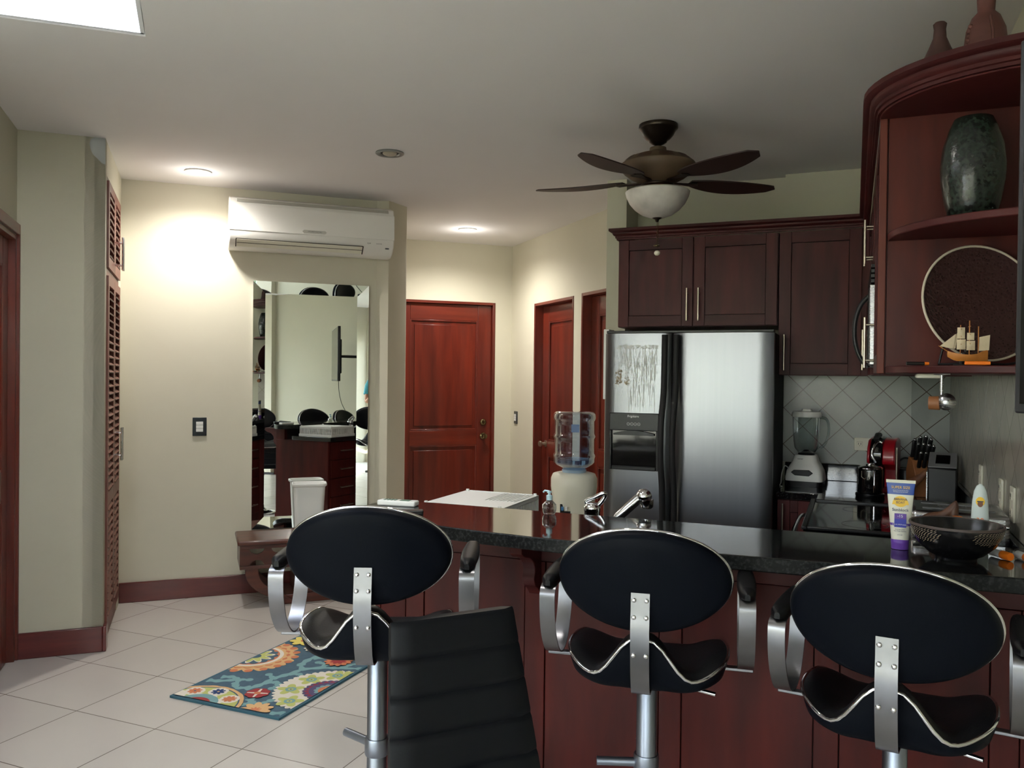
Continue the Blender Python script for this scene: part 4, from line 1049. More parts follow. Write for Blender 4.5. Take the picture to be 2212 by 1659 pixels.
def chap(label,x,y,rz):
    t=thing('sunscreen_stick',label,'sunscreen stick',(x,y,1.0125),rz)
    M=Matrix.Rotation(PI/2,4,'X')
    MB().m(WHITE).lathe([(.0095,-.040),(.0105,-.039),(.0105,.0)],24,M=M).build('stick_body',parent=t)
    MB().m(ORANGE).lathe([(.0112,.0),(.0118,.002),(.0118,.030),(.0105,.033)],24,M=M).build('cap',parent=t)
chap('white sunscreen stick with an orange cap lying on the bar right of the black bowl',.392,2.665,.55)
chap('orange-capped sunscreen stick at the far right end of the bar',.448,2.655,.35)
# ------------------------------------------------------------------ lights and hook under the shelf
ul=thing('cabinet_light','small pale lozenge light fixed under the open shelf unit','light fitting',(.205,2.74,1.5195),0)
MB().m(CREAM).box(-.035,.035,-.03,.03,-.013,0).build('body',parent=ul,bevel=.006)
sp=thing('hanging_spotlight','small round metal spotlight with a wooden collar hanging from the shelf underside','spotlight',(.232,2.64,1.5195),0)
MB().m(STEEL).lathe([(.020,-.004),(.022,0)],20).tube([(0,0,-.003),(0,0,-.060)],.0045,10).build('stem',parent=sp)
MB().m(STEEL).sphere((.012,-.01,-.080),.0245,24,14).build('ball_head',parent=sp)
MB().m(WLIGHT).lathe([(.019,-.016),(.020,.012)],20,M=Matrix.Translation((-.016,-.002,-.084))@Matrix.Rotation(PI/2,4,'Y')@Matrix.Rotation(.2,4,'X')).build('collar',parent=sp)
# ------------------------------------------------------------------ things on the open shelves
va=thing('mosaic_vase','tall dark glossy mosaic vase on the upper open shelf','vase',(.305,2.675,1.9575),0)
MB().m(VASE).lathe([(.055,.0),(.060,.004),(.072,.05),(.082,.11),(.084,.155),(.078,.21),(.062,.262),(.050,.288),(.046,.290),(.044,.284),(.05,.26),(.05,.25)],48,capb=False).build('vase_body',parent=va)
pl=thing('decorative_plate','large dark hammered plate with a cream rim on the lower open shelf','plate',(.335,2.715,1.5425),.42)
Mp=Matrix.Translation((0,0,.182))@Matrix.Rotation(math.radians(90-12),4,'X')@Matrix.Translation((0,0,0))
MB().m(PLATE).lathe([(.0005,-.022),(.06,-.021),(.10,-.016),(.14,-.006),(.170,.006),(.170,.001),(.14,-.012),(.10,-.022),(.06,-.027),(.0005,-.028)],64,M=Mp,capa=False,capb=False).build('plate_body',parent=pl)
MB().m(PRIM).tube([Mp@Vector((.1715*math.cos(a),.1715*math.sin(a),.005)) for a in [2*PI*k/72 for k in range(72)]],.0036,8,closed=True).build('rim',parent=pl)
s=MB().m(BLACK)
for sx_ in (-1,1):
    s.tube(smooth_path([(sx_*.075,.08,.006),(sx_*.075,.0,.006),(sx_*.078,-.055,.012),(sx_*.090,-.085,.03),(sx_*.095,-.082,.055),(sx_*.080,-.068,.062),(sx_*.070,-.058,.045),(sx_*.078,-.052,.03)],6),.0035,8)
    s.tube([(sx_*.075,.08,.006),(sx_*.045,.055,.20)],.0035,8)
s.tube([(-.075,0,.006),(.075,0,.006)],.0035,8).tube([(-.045,.055,.20),(.045,.055,.20)],.0035,8)
s.build('wire_stand',parent=pl)
si=thing('model_ship','small wooden model sailing ship with cream sails in front of the plate','model ship',(.290,2.590,1.5425),.05)
s=MB().m(WSHIP); R=[]
for k in range(13):
    q=k/12; x=-.05+.10*q; w_=.013*math.sin(PI*min(1,q*.9+.12))**.6; zt=.030+.010*(2*q-1)**2+(.004 if q>.8 else 0); zb=.012+.012*max(0,(.25-q)/.25)**1.5
    R.append([(x,-w_,zt),(x,-w_*.9,(zt+zb)/2),(x,-w_*.3,zb),(x,w_*.3,zb),(x,w_*.9,(zt+zb)/2),(x,w_,zt)])
loft(s,R); s.build('hull',parent=si)
MB().m(BLACK).box(-.035,.04,-.006,.006,.0,.004).box(-.02,-.014,-.003,.003,.004,.015).box(.022,.028,-.003,.003,.004,.015).build('stand',parent=si)
s=MB().m(WSHIP).tube([(-.018,0,.03),(-.018,0,.112)],.0014,6).tube([(.004,0,.03),(.004,0,.124)],.0016,6).tube([(.026,0,.03),(.026,0,.108)],.0014,6).tube([(-.048,0,.038),(-.072,0,.055)],.0012,6)
for x,zs in ((-.018,(.058,.08,.10)),(.004,(.06,.085,.108))):
    for z in zs: s.tube([(x-.0,-.017,z),(x,.017,z)],.0009,5)
s.build('masts',parent=si)
s=MB().m(SAIL)
def sail(x0,z0,x1,z1,bel=.005):
    s.grid(lambda u,v:Vector((x0+(x1-x0)*u,-.006-bel*math.sin(PI*u)*math.sin(PI*v),z0+(z1-z0)*v)),5,5)
sail(-.028,.044,-.006,.072);sail(-.027,.074,-.008,.105);sail(-.004,.042,.017,.068);sail(-.003,.070,.015,.090)
s.poly([(-.070,-.003,.053),(-.036,-.003,.048),(-.030,-.003,.088)]); s.poly([(-.055,.003,.050),(-.030,.003,.046),(-.022,.003,.095)])
s.poly([(.027,-.002,.040),(.052,-.002,.042),(.054,-.002,.084),(.028,-.002,.078)])
s.build('sails',parent=si,normals=False)
for i,(x,y,rz,cb,ca) in enumerate(((.168,2.62,.25,BLACK,ORANGE),(.305,2.512,.0,ORANGE,ORANGE))):
    t=thing('marker_pen',('black marker pen with an orange tip lying on the lower open shelf' if i==0 else 'orange marker pen lying on the lower open shelf edge before the ship'),'pen',(x,y,1.5478),rz)
    M=Matrix.Rotation(PI/2,4,'Y')
    MB().m(cb).lathe([(.005,-.03),(.005,.018)],12,M=M).build('barrel',parent=t); MB().m(ca).lathe([(.0048,.018),(.0045,.03)],12,M=M).build('cap',parent=t)
# vases on top of the shelf unit
v=thing('clay_vessel','larger dark clay figure-like vessel with a ribbed body on top of the shelf unit','vase',(.330,2.660,2.3895),0)
s=MB().m(TERRA); s.lathe([(.058,0),(.060,.01),(.056,.05),(.050,.10),(.036,.135),(.022,.150),(.024,.19),(.030,.20),(.024,.215),(.008,.22)],36,sy=.8)
s.build('body',parent=v)
s=MB().m(TERRA)
for k in range(7): s.sphere((-.052+.002*k,-.018,.03+.013*k),.007,8,6)
s.tube([(.012,-.046,.02),(.012,-.043,.08),(.006,-.036,.125)],.004,8)
s.build('raised_trim',parent=v)
v=thing('clay_vessel','smaller dark flask-shaped clay vessel left of the larger one on the shelf unit','vase',(.218,2.705,2.3895),0)
MB().m(mat('brown_clay',(72,46,42),.5,noise=.2,nscale=10)).lathe([(.062,0),(.060,.012),(.046,.045),(.030,.080),(.018,.110),(.016,.135),(.0185,.150),(.013,.156),(.0,.156)],36,sy=.8,capb=False).build('body',parent=v)
# ------------------------------------------------------------------ water cooler
wc=thing('water_cooler','cream water dispenser with a large clear water bottle between the hall doors and the refrigerator','water cooler',(-1.645,5.02,0),math.radians(18))
s=MB().m(CREAM)
loft(s,[rrz(.115,.12,.0,.04),rrz(.118,.12,.50,.04),rrz(.122,.125,.62,.06),rrz(.138,.135,.74,.09),rrz(.147,.145,.80,.11),rrz(.147,.145,.85,.12),rrz(.135,.133,.878,.12),rrz(.10,.10,.888,.095)])
s.build('cooler_body',parent=wc)
s=MB().m(BMATTE).box(-.085,-.02,-.128,-.122,.62,.70); s.build('tap_niche',parent=wc)
for x,mm in ((-.07,mat('tap_blue',(60,120,170),.35)),(-.045,WHITE)):
    MB().m(mm).box(x-.008,x+.008,-.165,-.125,.665,.685).build('tap',parent=wc,bevel=.003)
MB().m(mat('collar_grey_blue',(150,170,190),.3)).lathe([(.075,.885),(.078,.905),(.070,.91)],32).build('collar',parent=wc)
wb_=MB().m(BOTTLE).lathe([(.05,.905),(.075,.915),(.115,.935),(.130,.955),(.1295,.975),(.133,.985),(.135,.995),(.131,1.005),(.1265,1.01),(.1265,1.10),(.131,1.108),(.135,1.118),(.131,1.128),(.1265,1.135),(.1265,1.215),(.133,1.222),(.136,1.235),(.134,1.258),(.122,1.274),(.09,1.278),(.0,1.278)],48,capb=False).build('water_bottle',parent=wc)
MB().m(mat('drinking_water',(170,205,235),.05,trans=.9,ior=1.33)).lathe([(.05,.912),(.11,.938),(.125,.958),(.124,.972),(.0,.973)],40,capb=False).build('water',parent=wb_)
s=MB().m(mat('bottle_label_print',(96,120,160),.4)).box(-.02,.03,-.1285,-.1275,1.15,1.20); s.build('bottle_label',parent=wb_)
# ------------------------------------------------------------------ ceiling fan
FX,FY=-.905,4.022
fn=thing('ceiling_fan','dark ceiling fan with leaf-shaped blades and a marbled glass bowl light','ceiling fan',(FX,FY,H),0)
MB().m(BRONZE).lathe([(.094,-.0005),(.096,-.018),(.092,-.024),(.086,-.028),(.074,-.052),(.058,-.070),(.045,-.078),(.042,-.086),(.030,-.094),(.012,-.102),(.012,-.122)],48,capb=False).build('ceiling_canopy',parent=fn)
s=MB().m(FANB).lathe([(.040,-.112),(.042,-.128),(.060,-.138),(.105,-.150),(.140,-.163),(.162,-.180),(.183,-.196),(.184,-.212),(.165,-.235),(.135,-.258),(.100,-.276),(.070,-.286),(.0,-.288)],48,capb=False)
hb=s.build('motor_housing',parent=fn)
for k in range(10):
    s=MB().m(FANP)
    a=2*PI*k/10+.15
    def q(aa,r,z): return Vector((r*math.cos(aa),r*math.sin(aa),z))
    n=5
    for j in range(n):
        a0=a-.20+.40*j/n; a1=a-.20+.40*(j+1)/n
        s.poly([q(a0,.1480,-.165),q(a1,.1480,-.165),q(a1,.1775,-.189),q(a0,.1775,-.189)])
    s.build('inset_panel',parent=hb,normals=False)
MB().m(BRONZE).lathe([(.066,-.285),(.080,-.292),(.080,-.300),(.068,-.306)],36).build('switch_cup',parent=fn)
MB().m(mat('amber_band',(150,86,40),.4)).lathe([(.072,-.305),(.074,-.318),(.070,-.322)],36).build('light_fitter',parent=fn)
MB().m(ALAB).lathe([(.070,-.318),(.150,-.324),(.157,-.330),(.152,-.352),(.136,-.385),(.110,-.415),(.075,-.440),(.035,-.455),(.0,-.459)],56,capb=False).build('glass_bowl',parent=fn)
MB().m(BRONZE).lathe([(.0,-.478),(.007,-.474),(.010,-.464),(.024,-.457),(.026,-.450),(.0,-.448)],24,capa=False,capb=False).build('finial',parent=fn)
s=MB().m(BRASS).tube([(.0,0,-.478),(0,.0,-.585)],.0012,6).tube([(.008,0,-.474),(.006,.0,-.60)],.0009,6); s.build('pull_chain',parent=fn)
MB().m(BRASS).sphere((0,0,-.592),.016,16,8,(1,1,.45)).build('chain_disc',parent=fn); MB().m(CREAM).sphere((0.002,0,-.628),.015,16,10,(1,1,.85)).build('chain_knob',parent=fn)
def fanblade(ang):
    M=Matrix.Rotation(ang,4,'Z')
    it=MB().m(BRONZE); it.prism([(.06,-.014),(.13,-.012),(.20,-.03),(.215,0),(.20,.03),(.13,.012),(.06,.014)],-.285,-.279,M=M)
    b_=it.build('blade_iron',parent=fn)
    s=MB().m(BLADE); L=.47; n=18
    def f(u,v):
        w_=.075*math.sin(PI*min(1,.10+.90*u**.85))**.75*(1 if u<.97 else .6)
        w_=.02+.062*math.sin(PI*(u**.9*.94+.03))**.8 if u<.999 else .003
        y=(2*v-1)*w_; return M@Vector((.17+L*u,y,-.276-.12*y+ -.010*math.sin(PI*u)))
    G1=s.grid(f,n,7); G2=s.grid(lambda u,v:f(u,v)+Vector((0,0,.006)),n,7)
    for k in range(n-1):
        s._f([G1[k][0],G1[k+1][0],G2[k+1][0],G2[k][0]]); s._f([G1[k][6],G1[k+1][6],G2[k+1][6],G2[k][6]])
    s._f([G1[-1][j] for j in range(7)]+[G2[-1][j] for j in range(6,-1,-1)]); s._f([G1[0][j] for j in range(7)]+[G2[0][j] for j in range(6,-1,-1)])
    s.build('blade',parent=b_)
for k in range(5): fanblade(math.radians(-36+72*k))
#PART5
# ------------------------------------------------------------------ rug
RGX,RGY,RGW,RGL=-2.887,2.890,.618,1.02
rug=MB()
RB=mat('rug_slate_blue',(74,98,114),.95,noise=.08,nscale=40,bump=.4,bscale=300)
RE=mat('rug_border_teal',(60,98,114),.95)
RA=mat('rug_aqua',(122,160,162),.95,bump=.3,bscale=300); RC=mat('rug_cream',(222,214,200),.95,bump=.3,bscale=300)
RO=mat('rug_orange',(200,122,86),.95); RT=mat('rug_tan',(214,172,122),.95,bump=.3,bscale=300); RG=mat('rug_green',(186,190,112),.95)
RR=mat('rug_red',(156,58,60),.95); RP=mat('rug_purple',(84,78,110),.95); RY_=mat('rug_yellow',(226,208,110),.95)
RWN=mat('rug_wine',(140,50,70),.95)
rug.m(RE).box(0,RGW,0,RGL,0,.010)
layer=[0]
def clip(pts,x0,x1,y0,y1):
    def cut(P,ins,inter):
        out=[]
        for i in range(len(P)):
            a=P[i-1];b=P[i]; ia,ib=ins(a),ins(b)
            if ib:
                if not ia: out.append(inter(a,b))
                out.append(b)
            elif ia: out.append(inter(a,b))
        return out
    def ix(c): return lambda a,b:(c,a[1]+(b[1]-a[1])*(c-a[0])/(b[0]-a[0]))
    def iy(c): return lambda a,b:(a[0]+(b[0]-a[0])*(c-a[1])/(b[1]-a[1]),c)
    P=cut(pts,lambda p:p[0]>=x0,ix(x0))
    if P: P=cut(P,lambda p:p[0]<=x1,ix(x1))
    if P: P=cut(P,lambda p:p[1]>=y0,iy(y0))
    if P: P=cut(P,lambda p:p[1]<=y1,iy(y1))
    return P
def rp(pts,material,step=True):
    if step: layer[0]+=1
    e=.012
    P=clip(pts,e,RGW-e,e,RGL-e)
    if len(P)>=3:
        z=.0102+.00006*layer[0]
        rug.m(material)
        from mathutils.geometry import tessellate_polygon
        V3=[Vector((p[0],p[1],0)) for p in P]
        vs=[rug.bm.verts.new((p[0],p[1],z)) for p in P]
        for t in tessellate_polygon([V3]):
            a,b,c=[V3[i] for i in t]
            if (b-a).cross(c-a).z<0: t=(t[0],t[2],t[1])
            if abs((b-a).cross(c-a).z)>1e-9: rug._f([vs[i] for i in t])
rgr=random.Random(5)
def star(cx,cy,r,n,amp,material,rough=0,ph=0,pw=1.0,N=None):
    N=N or n*8; pts=[]
    for k in range(N):
        a=2*PI*k/N
        q=abs(math.cos(n*(a-ph)/2))**pw
        rr_=r*(1-amp+amp*q)*(1+rgr.uniform(-rough,rough)); pts.append((cx+rr_*math.cos(a),cy+rr_*math.sin(a)))
    rp(pts,material)
def disc(cx,cy,r,material,rough=0.0,N=48,sx=1,sy=1):
    rp([(cx+sx*r*(1+rgr.uniform(-rough,rough))*math.cos(2*PI*k/N),cy+sy*r*(1+rgr.uniform(-rough,rough))*math.sin(2*PI*k/N)) for k in range(N)],material)
rp([(-1,-1),(2,-1),(2,2),(-1,2)],RB)
def vine(pts,w0=.020,w1=.010,material=RA):
    P=smooth_path(pts,8); n=len(P)
    L=[];R=[]
    for i in range(n):
        d=(P[min(i+1,n-1)]-P[max(i-1,0)]); d.normalize(); nn=Vector((-d.y,d.x)); w_=(w0+(w1-w0)*i/(n-1))*(1+.25*math.sin(i*1.1))
        L.append(P[i]+nn*w_);R.append(P[i]-nn*w_)
    rp([tuple(p) for p in L]+[tuple(p) for p in R[::-1]],material,False); disc(P[-1].x,P[-1].y,w1*1.9,material); 
layer[0]+=1
for pv in ([(.02,.22),(.08,.235),(.15,.28),(.17,.24)],[(.05,.28),(.10,.30),(.15,.29),(.20,.305)],[(.26,.20),(.29,.27),(.29,.36),(.24,.40)],[(.29,.30),(.34,.33),(.37,.30),(.37,.26)],[(.27,.23),(.22,.20),(.19,.22)],
    [(.36,.12),(.40,.09),(.44,.10),(.46,.14)],[(.40,.09),(.37,.05),(.33,.04)],[(.29,.36),(.32,.43),(.34,.52),(.30,.57)],[(.33,.45),(.38,.46),(.41,.42)],[(.34,.52),(.42,.58),(.52,.62),(.60,.65)],[(.42,.58),(.41,.63),(.36,.64)],[(.52,.62),(.53,.68),(.58,.72)],
    [(.30,.57),(.29,.65),(.30,.74),(.25,.80)],[(.30,.68),(.35,.72),(.36,.77)],[(.30,.78),(.36,.84),(.34,.92)],[(.36,.84),(.44,.86),(.50,.82)],[(.55,.02),(.60,.05),(.62,.03)],[(.50,.90),(.56,.93),(.58,.86)],[(.12,.95),(.2,.97),(.26,.93)]): vine(pv)
# medallion A
star(0,.58,.235,22,.16,RT,ph=.1); 
for k in range(9):
    a=-1.35+k*.34; disc(.215*math.cos(a),.58+.215*math.sin(a),.020,RO)
star(0,.58,.185,20,.10,RO,ph=.2); star(0,.58,.172,18,.06,RT)
disc(0,.58,.150,RC); disc(0,.58,.130,RO); star(0,.58,.124,14,.12,RB); star(0,.58,.108,10,.42,RC,pw=1.4); star(0,.58,.094,10,.42,RG,pw=1.4); disc(0.01,.58,.028,RB)
# medallion B
star(.63,.345,.258,46,.06,RC,rough=.01)
for (x,y) in ((.475,.425),(.560,.520),(.462,.282),(.545,.165),(.63,.56)):
    star(x,y,.066,5,.50,RG,ph=rgr.uniform(0,1),pw=1.2,N=60); disc(x,y,.026,RA,rough=.08); disc(x,y,.013,RG); disc(x,y,.005,RB)
star(.63,.345,.122,24,.07,RP); star(.63,.345,.112,22,.18,RWN); disc(.63,.345,.092,RP); star(.63,.345,.070,14,.16,RA); disc(.63,.345,.050,RO,rough=.05); star(.63,.345,.034,5,.4,RT)
# medallion C
disc(.17,-.05,.228,RT,rough=.012,N=70); disc(.17,-.05,.210,RB); disc(.17,-.05,.203,RG); 
for (x,y) in ((.072,.082),(.178,.118),(.285,.070),(.02,.02)): disc(x,y,.046,RC,rough=.05)
star(.17,-.05,.135,9,.18,RC,pw=.8); disc(.17,-.03,.105,RA,rough=.02)
disc(.17,-.035,.072,RR)
star(.072,.082,.034,8,.35,RO,N=64); disc(.072,.082,.006,RB)
star(.178,.118,.034,8,.4,mat('rug_navy',(44,66,112),.95),N=64); star(.285,.070,.034,8,.35,RO,N=64); disc(.178,.118,.006,RT)
# single flowers
star(.354,.178,.058,8,.12,RR,N=80)
for k in range(4):
    a=.3+k*PI/2; rp([(.354+.012*math.cos(a-.6),.178+.012*math.sin(a-.6)),(.354+.050*math.cos(a-.09),.178+.050*math.sin(a-.09)),(.354+.050*math.cos(a+.09),.178+.050*math.sin(a+.09)),(.354+.012*math.cos(a+.6),.178+.012*math.sin(a+.6))],RC)
disc(.354,.178,.016,RO)
star(.470,.030,.075,9,.35,RT,N=80); star(.470,.020,.030,9,.6,RO,N=80)
star(.090,.885,.080,7,.35,RY_,N=80); disc(.09,.885,.02,RO); star(.450,.690,.075,12,.25,RO,N=80); star(.45,.69,.045,8,.3,RR,N=64); star(.21,.80,.05,7,.4,RC,N=60); star(.30,.97,.10,10,.2,RC,N=80); star(.55,.95,.06,7,.3,RY_,N=70)
ro=rug.build('area_rug',loc=(RGX,RGY,.0005),normals=False)
tag(ro,'colourful floral rug in slate blue, orange and cream lying on the pale tiled floor','rug')
# ------------------------------------------------------------------ bar stools
def sm(x): x=max(0,min(1,x)); return x*x*(3-2*x)
def make_stool(label,x,y,rz,dz=0.0,foot=0.0,lev=0.0,grp='black bar stools along the bar'):
    t=thing('bar_stool',label,'bar stool',(x,y,0),rz,grp)
    s=MB().m(CHROME).lathe([(.205,.0),(.207,.006),(.200,.012),(.14,.022),(.07,.034),(.042,.055),(.036,.075),(.034,.085)],56)
    s.build('base',parent=t)
    s=MB().m(POLE).lathe([(.0285,.07),(.0285,.66+dz),(.024,.665+dz)],32); s.build('pole',parent=t)
    # footrest
    s=MB().m(POLE); ca,sa=math.cos(foot),math.sin(foot)
    def R(px_,py_,z): return (px_*ca-py_*sa,px_*sa+py_*ca,z)
    s.tube([R(-.137,.0,.43),R(0,.0,.43)],.0125,14); s.tube([R(0,.02,.43),R(0,.15,.43)],.0125,12)
    s.lathe([(.033,.405),(.035,.41),(.035,.45),(.033,.455)],28); s.build('footrest',parent=t)
    # seat
    a_,b_=.214,.200; yc=.02; z0=.722+dz
    def top(px_,py_):
        yy=py_
        g=sm((-yy-.02)/.15); w_=math.exp(-(abs(px_)/.088)**2.6)
        h_=.112*g*g*w_-.010*g*(1-w_)
        h_+=.034*sm((abs(px_)/a_-.45)/.55)
        h_-=.030*sm((yy-.10)/.10)
        h_-=.012*math.exp(-((px_/.13)**2+((yy-.0)/.12)**2))
        return z0+h_
    NR,NA=12,72
    def sup(a,e=2.5): c,s_=math.cos(a),math.sin(a); return (abs(c)**(2/e)*(1 if c>=0 else -1),abs(s_)**(2/e)*(1 if s_>=0 else -1))
    s=MB().m(LEATHER)
    def P(r,a):
        cx,cy=sup(a); px_=a_*r*cx; py_=b_*r*cy; return px_,py_
    def topz(r,a):
        px_,py_=P(r,a); z=top(px_,py_)
        return z-.010*sm((r-.86)/.14)
    rings=[]
    for i in range(1,NR+1):
        r=i/NR
        rings.append([s.bm.verts.new((P(r,2*PI*k/NA)[0],P(r,2*PI*k/NA)[1]+yc,topz(r,2*PI*k/NA)+.008)) for k in range(NA)])
    c0=s.bm.verts.new((0,yc,top(0,0)+.008))
    for k in range(NA): s._f([c0,rings[0][k],rings[0][(k+1)%NA]],True)
    for i in range(NR-1):
        for k in range(NA): s._f([rings[i][k],rings[i+1][k],rings[i+1][(k+1)%NA],rings[i][(k+1)%NA]],True)
    cush=s.build('seat_cushion',parent=t,normals=True)
    # shell under the cushion
    s=MB().m(LEATHERB); rim=[]
    for k in range(NA):
        a=2*PI*k/NA; px_,py_=P(1.0,a); rim.append((px_,py_+yc,topz(1.0,a)+.006))
    prof=[(1.0,0.0),(1.0,.35),(.965,.70),(.90,.90),(.78,1.0),(.5,1.04),(.15,1.05)]
    rr_=[]
    for q,dd in prof:
        ring=[]
        for k in range(NA):
            a=2*PI*k/NA; px_,py_=P(q,a); zr=rim[k][2]; zb=z0-.040
            ring.append(s.bm.verts.new((px_,py_+yc,zr+(zb-zr)*dd)))
        rr_.append(ring)
    for i in range(len(rr_)-1):
        for k in range(NA): s._f([rr_[i][k],rr_[i][(k+1)%NA],rr_[i+1][(k+1)%NA],rr_[i+1][k]],True)
    s._f(rr_[-1]); s.build('seat_shell',parent=t)
    MB().m(CHROME).tube([(p[0]*1.012,(p[1]-yc)*1.012+yc,p[2]) for p in rim],.0048,8,closed=True).build('seat_trim',parent=t)
    MB().m(BLACK).box(-.055,.055,-.02,.10,.655+dz,.700+dz).build('mounting_plate',parent=t,bevel=.004)
    # backrest : elliptical pad
    bz=.980+dz; A,B=.2225,.132; th=.024; tilt=math.radians(9)
    def bend(px_,dy,zz):
        y=-.192+dy+.95*px_*px_ - math.tan(tilt)*(zz)
        return Vector((px_,y,bz+zz))
    s=MB().m(LEATHERB); NB=72; rings=[]
    for r,dy in ((1.0,.004),(1.003,-.006),(.985,-.020),(.95,-.028),(.88,-.033),(.7,-.036),(.45,-.0375),(.2,-.038)):
        rings.append([s.bm.verts.new(bend(A*r*math.cos(2*PI*k/NB),dy,B*r*math.sin(2*PI*k/NB))) for k in range(NB)])
    for i in range(len(rings)-1):
        for k in range(NB): s._f([rings[i][k],rings[i+1][k],rings[i+1][(k+1)%NB],rings[i][(k+1)%NB]],True)
    s._f(rings[-1]); back=s.build('backrest',parent=t)
    s=MB().m(LEATHER); rings=[]
    for r,dy in ((1.0,.006),(.995,.018),(.965,.026),(.9,.031),(.7,.034),(.4,.035),(.15,.035)):
        rings.append([s.bm.verts.new(bend(A*r*math.cos(2*PI*k/NB),dy,B*r*math.sin(2*PI*k/NB))) for k in range(NB)])
    for i in range(len(rings)-1):
        for k in range(NB): s._f([rings[i][k],rings[i][(k+1)%NB],rings[i+1][(k+1)%NB],rings[i+1][k]],True)
    s._f(rings[-1]); s.build('back_cushion',parent=back)
    MB().m(CHROME).tube([bend(A*1.000*math.cos(2*PI*k/NB),.013,B*1.000*math.sin(2*PI*k/NB)) for k in range(NB)],.0048,8,closed=True).build('back_trim',parent=back)
    # steel strap
    yb=-.2325
    path=smooth_path([(yb+.006,.958),(yb+.002,.905),(yb-.002,.86),(yb+.004,.80),(yb+.016,.745),(yb+.034,.702),(yb+.055,.688),(yb+.09,.684),(-.04,.684)],6)
    s=MB().m(SATIN).band([(p.x,p.y+dz) for p in path],.047,.004); st_=s.build('back_strap',parent=t)
    for zz,yy in ((.940,yb+.003),(.898,yb-.001),(.802,yb+.001)):
        for sx_ in (-1,1): MB().m(CHROME).sphere((sx_*.0155,yy-.001,zz+dz),.0062,12,8,(1,.6,1)).build('bolt',parent=st_)
    # arms
    for sx_ in (-1,1):
        xa=sx_*.262
        lp=smooth_path([(-.085,.972),(-.110,.962),(-.116,.935),(-.108,.88),(-.085,.83),(-.045,.785),(.0,.762),(.05,.762),(.095,.785),(.130,.83),(.150,.88),(.158,.935),(.152,.962),(.13,.974),(.03,.974),(-.085,.972)],5)[:-1]
        ar=MB().m(SATIN).band([(p.x+.0,p.y+dz-.045) for p in lp],.042,.0045,c=xa,closed=True).build('armrest_frame',parent=t)
        s=MB().m(LEATHER); R=[]
        for q in range(15):
            u=q/14; yy=-.112+.285*u; ww=.0250*math.sin(PI*min(1,max(0,u*.94+.03)))**.22*(1 if 0<q<14 else .45); zz=.929+dz; hh=.027*(1 if 0<q<14 else .6)
            R.append([(xa+cx*ww,yy,zz+hh*cz) for cx,cz in ((-1,.12),(-.9,.0),(.9,.0),(1,.12),(1,.6),(.82,.86),(.45,1.0),(-.45,1.0),(-.82,.86),(-1,.6))])
        loft(s,R); s.build('arm_pad',parent=ar)
    MB().m(SATIN).box(-.283,.283,.006,.030,.7045+dz,.7135+dz).build('arm_crossbar',parent=t,bevel=.002)
    ca,sa=math.cos(lev),math.sin(lev)
    MB().m(CHROME).tube([(0.02*ca,.02*sa,.668+dz),(.125*ca,.125*sa,.664+dz)],.0032,8).tube([(.12*ca,.12*sa,.664+dz),(.195*ca,.195*sa,.661+dz)],.0058,10).build('height_lever',parent=t)
    return t
def fwd(x,y,hd,d): return x-math.sin(hd)*d, y+math.cos(hd)*d
h1=math.radians(21.5); h2=math.radians(8.0); h3=math.radians(-7.5); h4=math.radians(-2)
BK=.215
x,y=fwd(-1.177,1.84,h1,BK); make_stool('black bar stool nearest the rug, behind the ribbed dining chair',x,y,h1,.038,foot=math.radians(-38),lev=math.radians(-20))
x,y=fwd(-.488,2.04,h2,BK); make_stool('middle one of the three black bar stools, between the other two',x,y,h2,.0,foot=math.radians(12),lev=math.radians(-18))
x,y=fwd(.078,2.01,h3,BK); make_stool('black bar stool in front of the sunscreen tube and black bowl',x,y,h3,-.028,foot=math.radians(20),lev=math.radians(-15))
# ------------------------------------------------------------------ ribbed dining chair
dc=thing('dining_chair','black vinyl dining chair with horizontal ribs on its tall back in the foreground','dining chair',(-.813,1.633,0),math.radians(229.8))
s=MB().m(CHAIRV); NX,NZ=13,90; zt,zb=.972,.455
def bw_(z): return .146+(zt-z)*.085
def byy(z): return .25*(zt-z)
def rear(u,v):
    z=zb+(zt-zb)*v; x=(2*u-1)*bw_(z); gr=((zt-z)/.0755)%1.0; d=min(gr,1-gr); 
    g_=.0050*math.exp(-(d/.06)**2) if (zt-z)>.03 else 0
    e=min(u,1-u)/.10; ro_=.012*(1-math.sqrt(max(0,1-(1-min(1,e))**2)))
    te=min(1,(zt-z)/.02); ro2=.014*(1-math.sqrt(max(0,1-(1-te)**2)))
    return Vector((x,byy(z)-.020+g_+ro_+ro2,z))
def frontf(u,v):
    p=rear(u,v); z=p.z; gr=((zt-z)/.0755)%1.0; d=min(gr,1-gr); g_=.004*math.exp(-(d/.06)**2)
    e=min(u,1-u)/.10; ro_=.012*(1-math.sqrt(max(0,1-(1-min(1,e))**2)))
    return Vector((p.x,byy(z)+.020-g_-ro_,z))
G1=s.grid(rear,NX,NZ); G2=s.grid(frontf,NX,NZ)
for i in range(NX-1):
    s._f([G1[i][-1],G1[i+1][-1],G2[i+1][-1],G2[i][-1]],True); s._f([G1[i][0],G1[i+1][0],G2[i+1][0],G2[i][0]],True)
for j in range(NZ-1):
    s._f([G1[0][j],G1[0][j+1],G2[0][j+1],G2[0][j]],True); s._f([G1[-1][j],G1[-1][j+1],G2[-1][j+1],G2[-1][j]],True)
s.build('backrest',parent=dc)
MB().m(CHAIRV).box(-.205,.205,.10,.50,.40,.462).build('seat',parent=dc,bevel=.018)
for sx_ in (-1,1):
    for yy in (.13,.47):
        MB().m(CHROME).tube([(sx_*.175,yy,.402),(sx_*.190,yy+(.02 if yy>.2 else -.03),.0)],[.012,.009],12).build('leg',parent=dc)
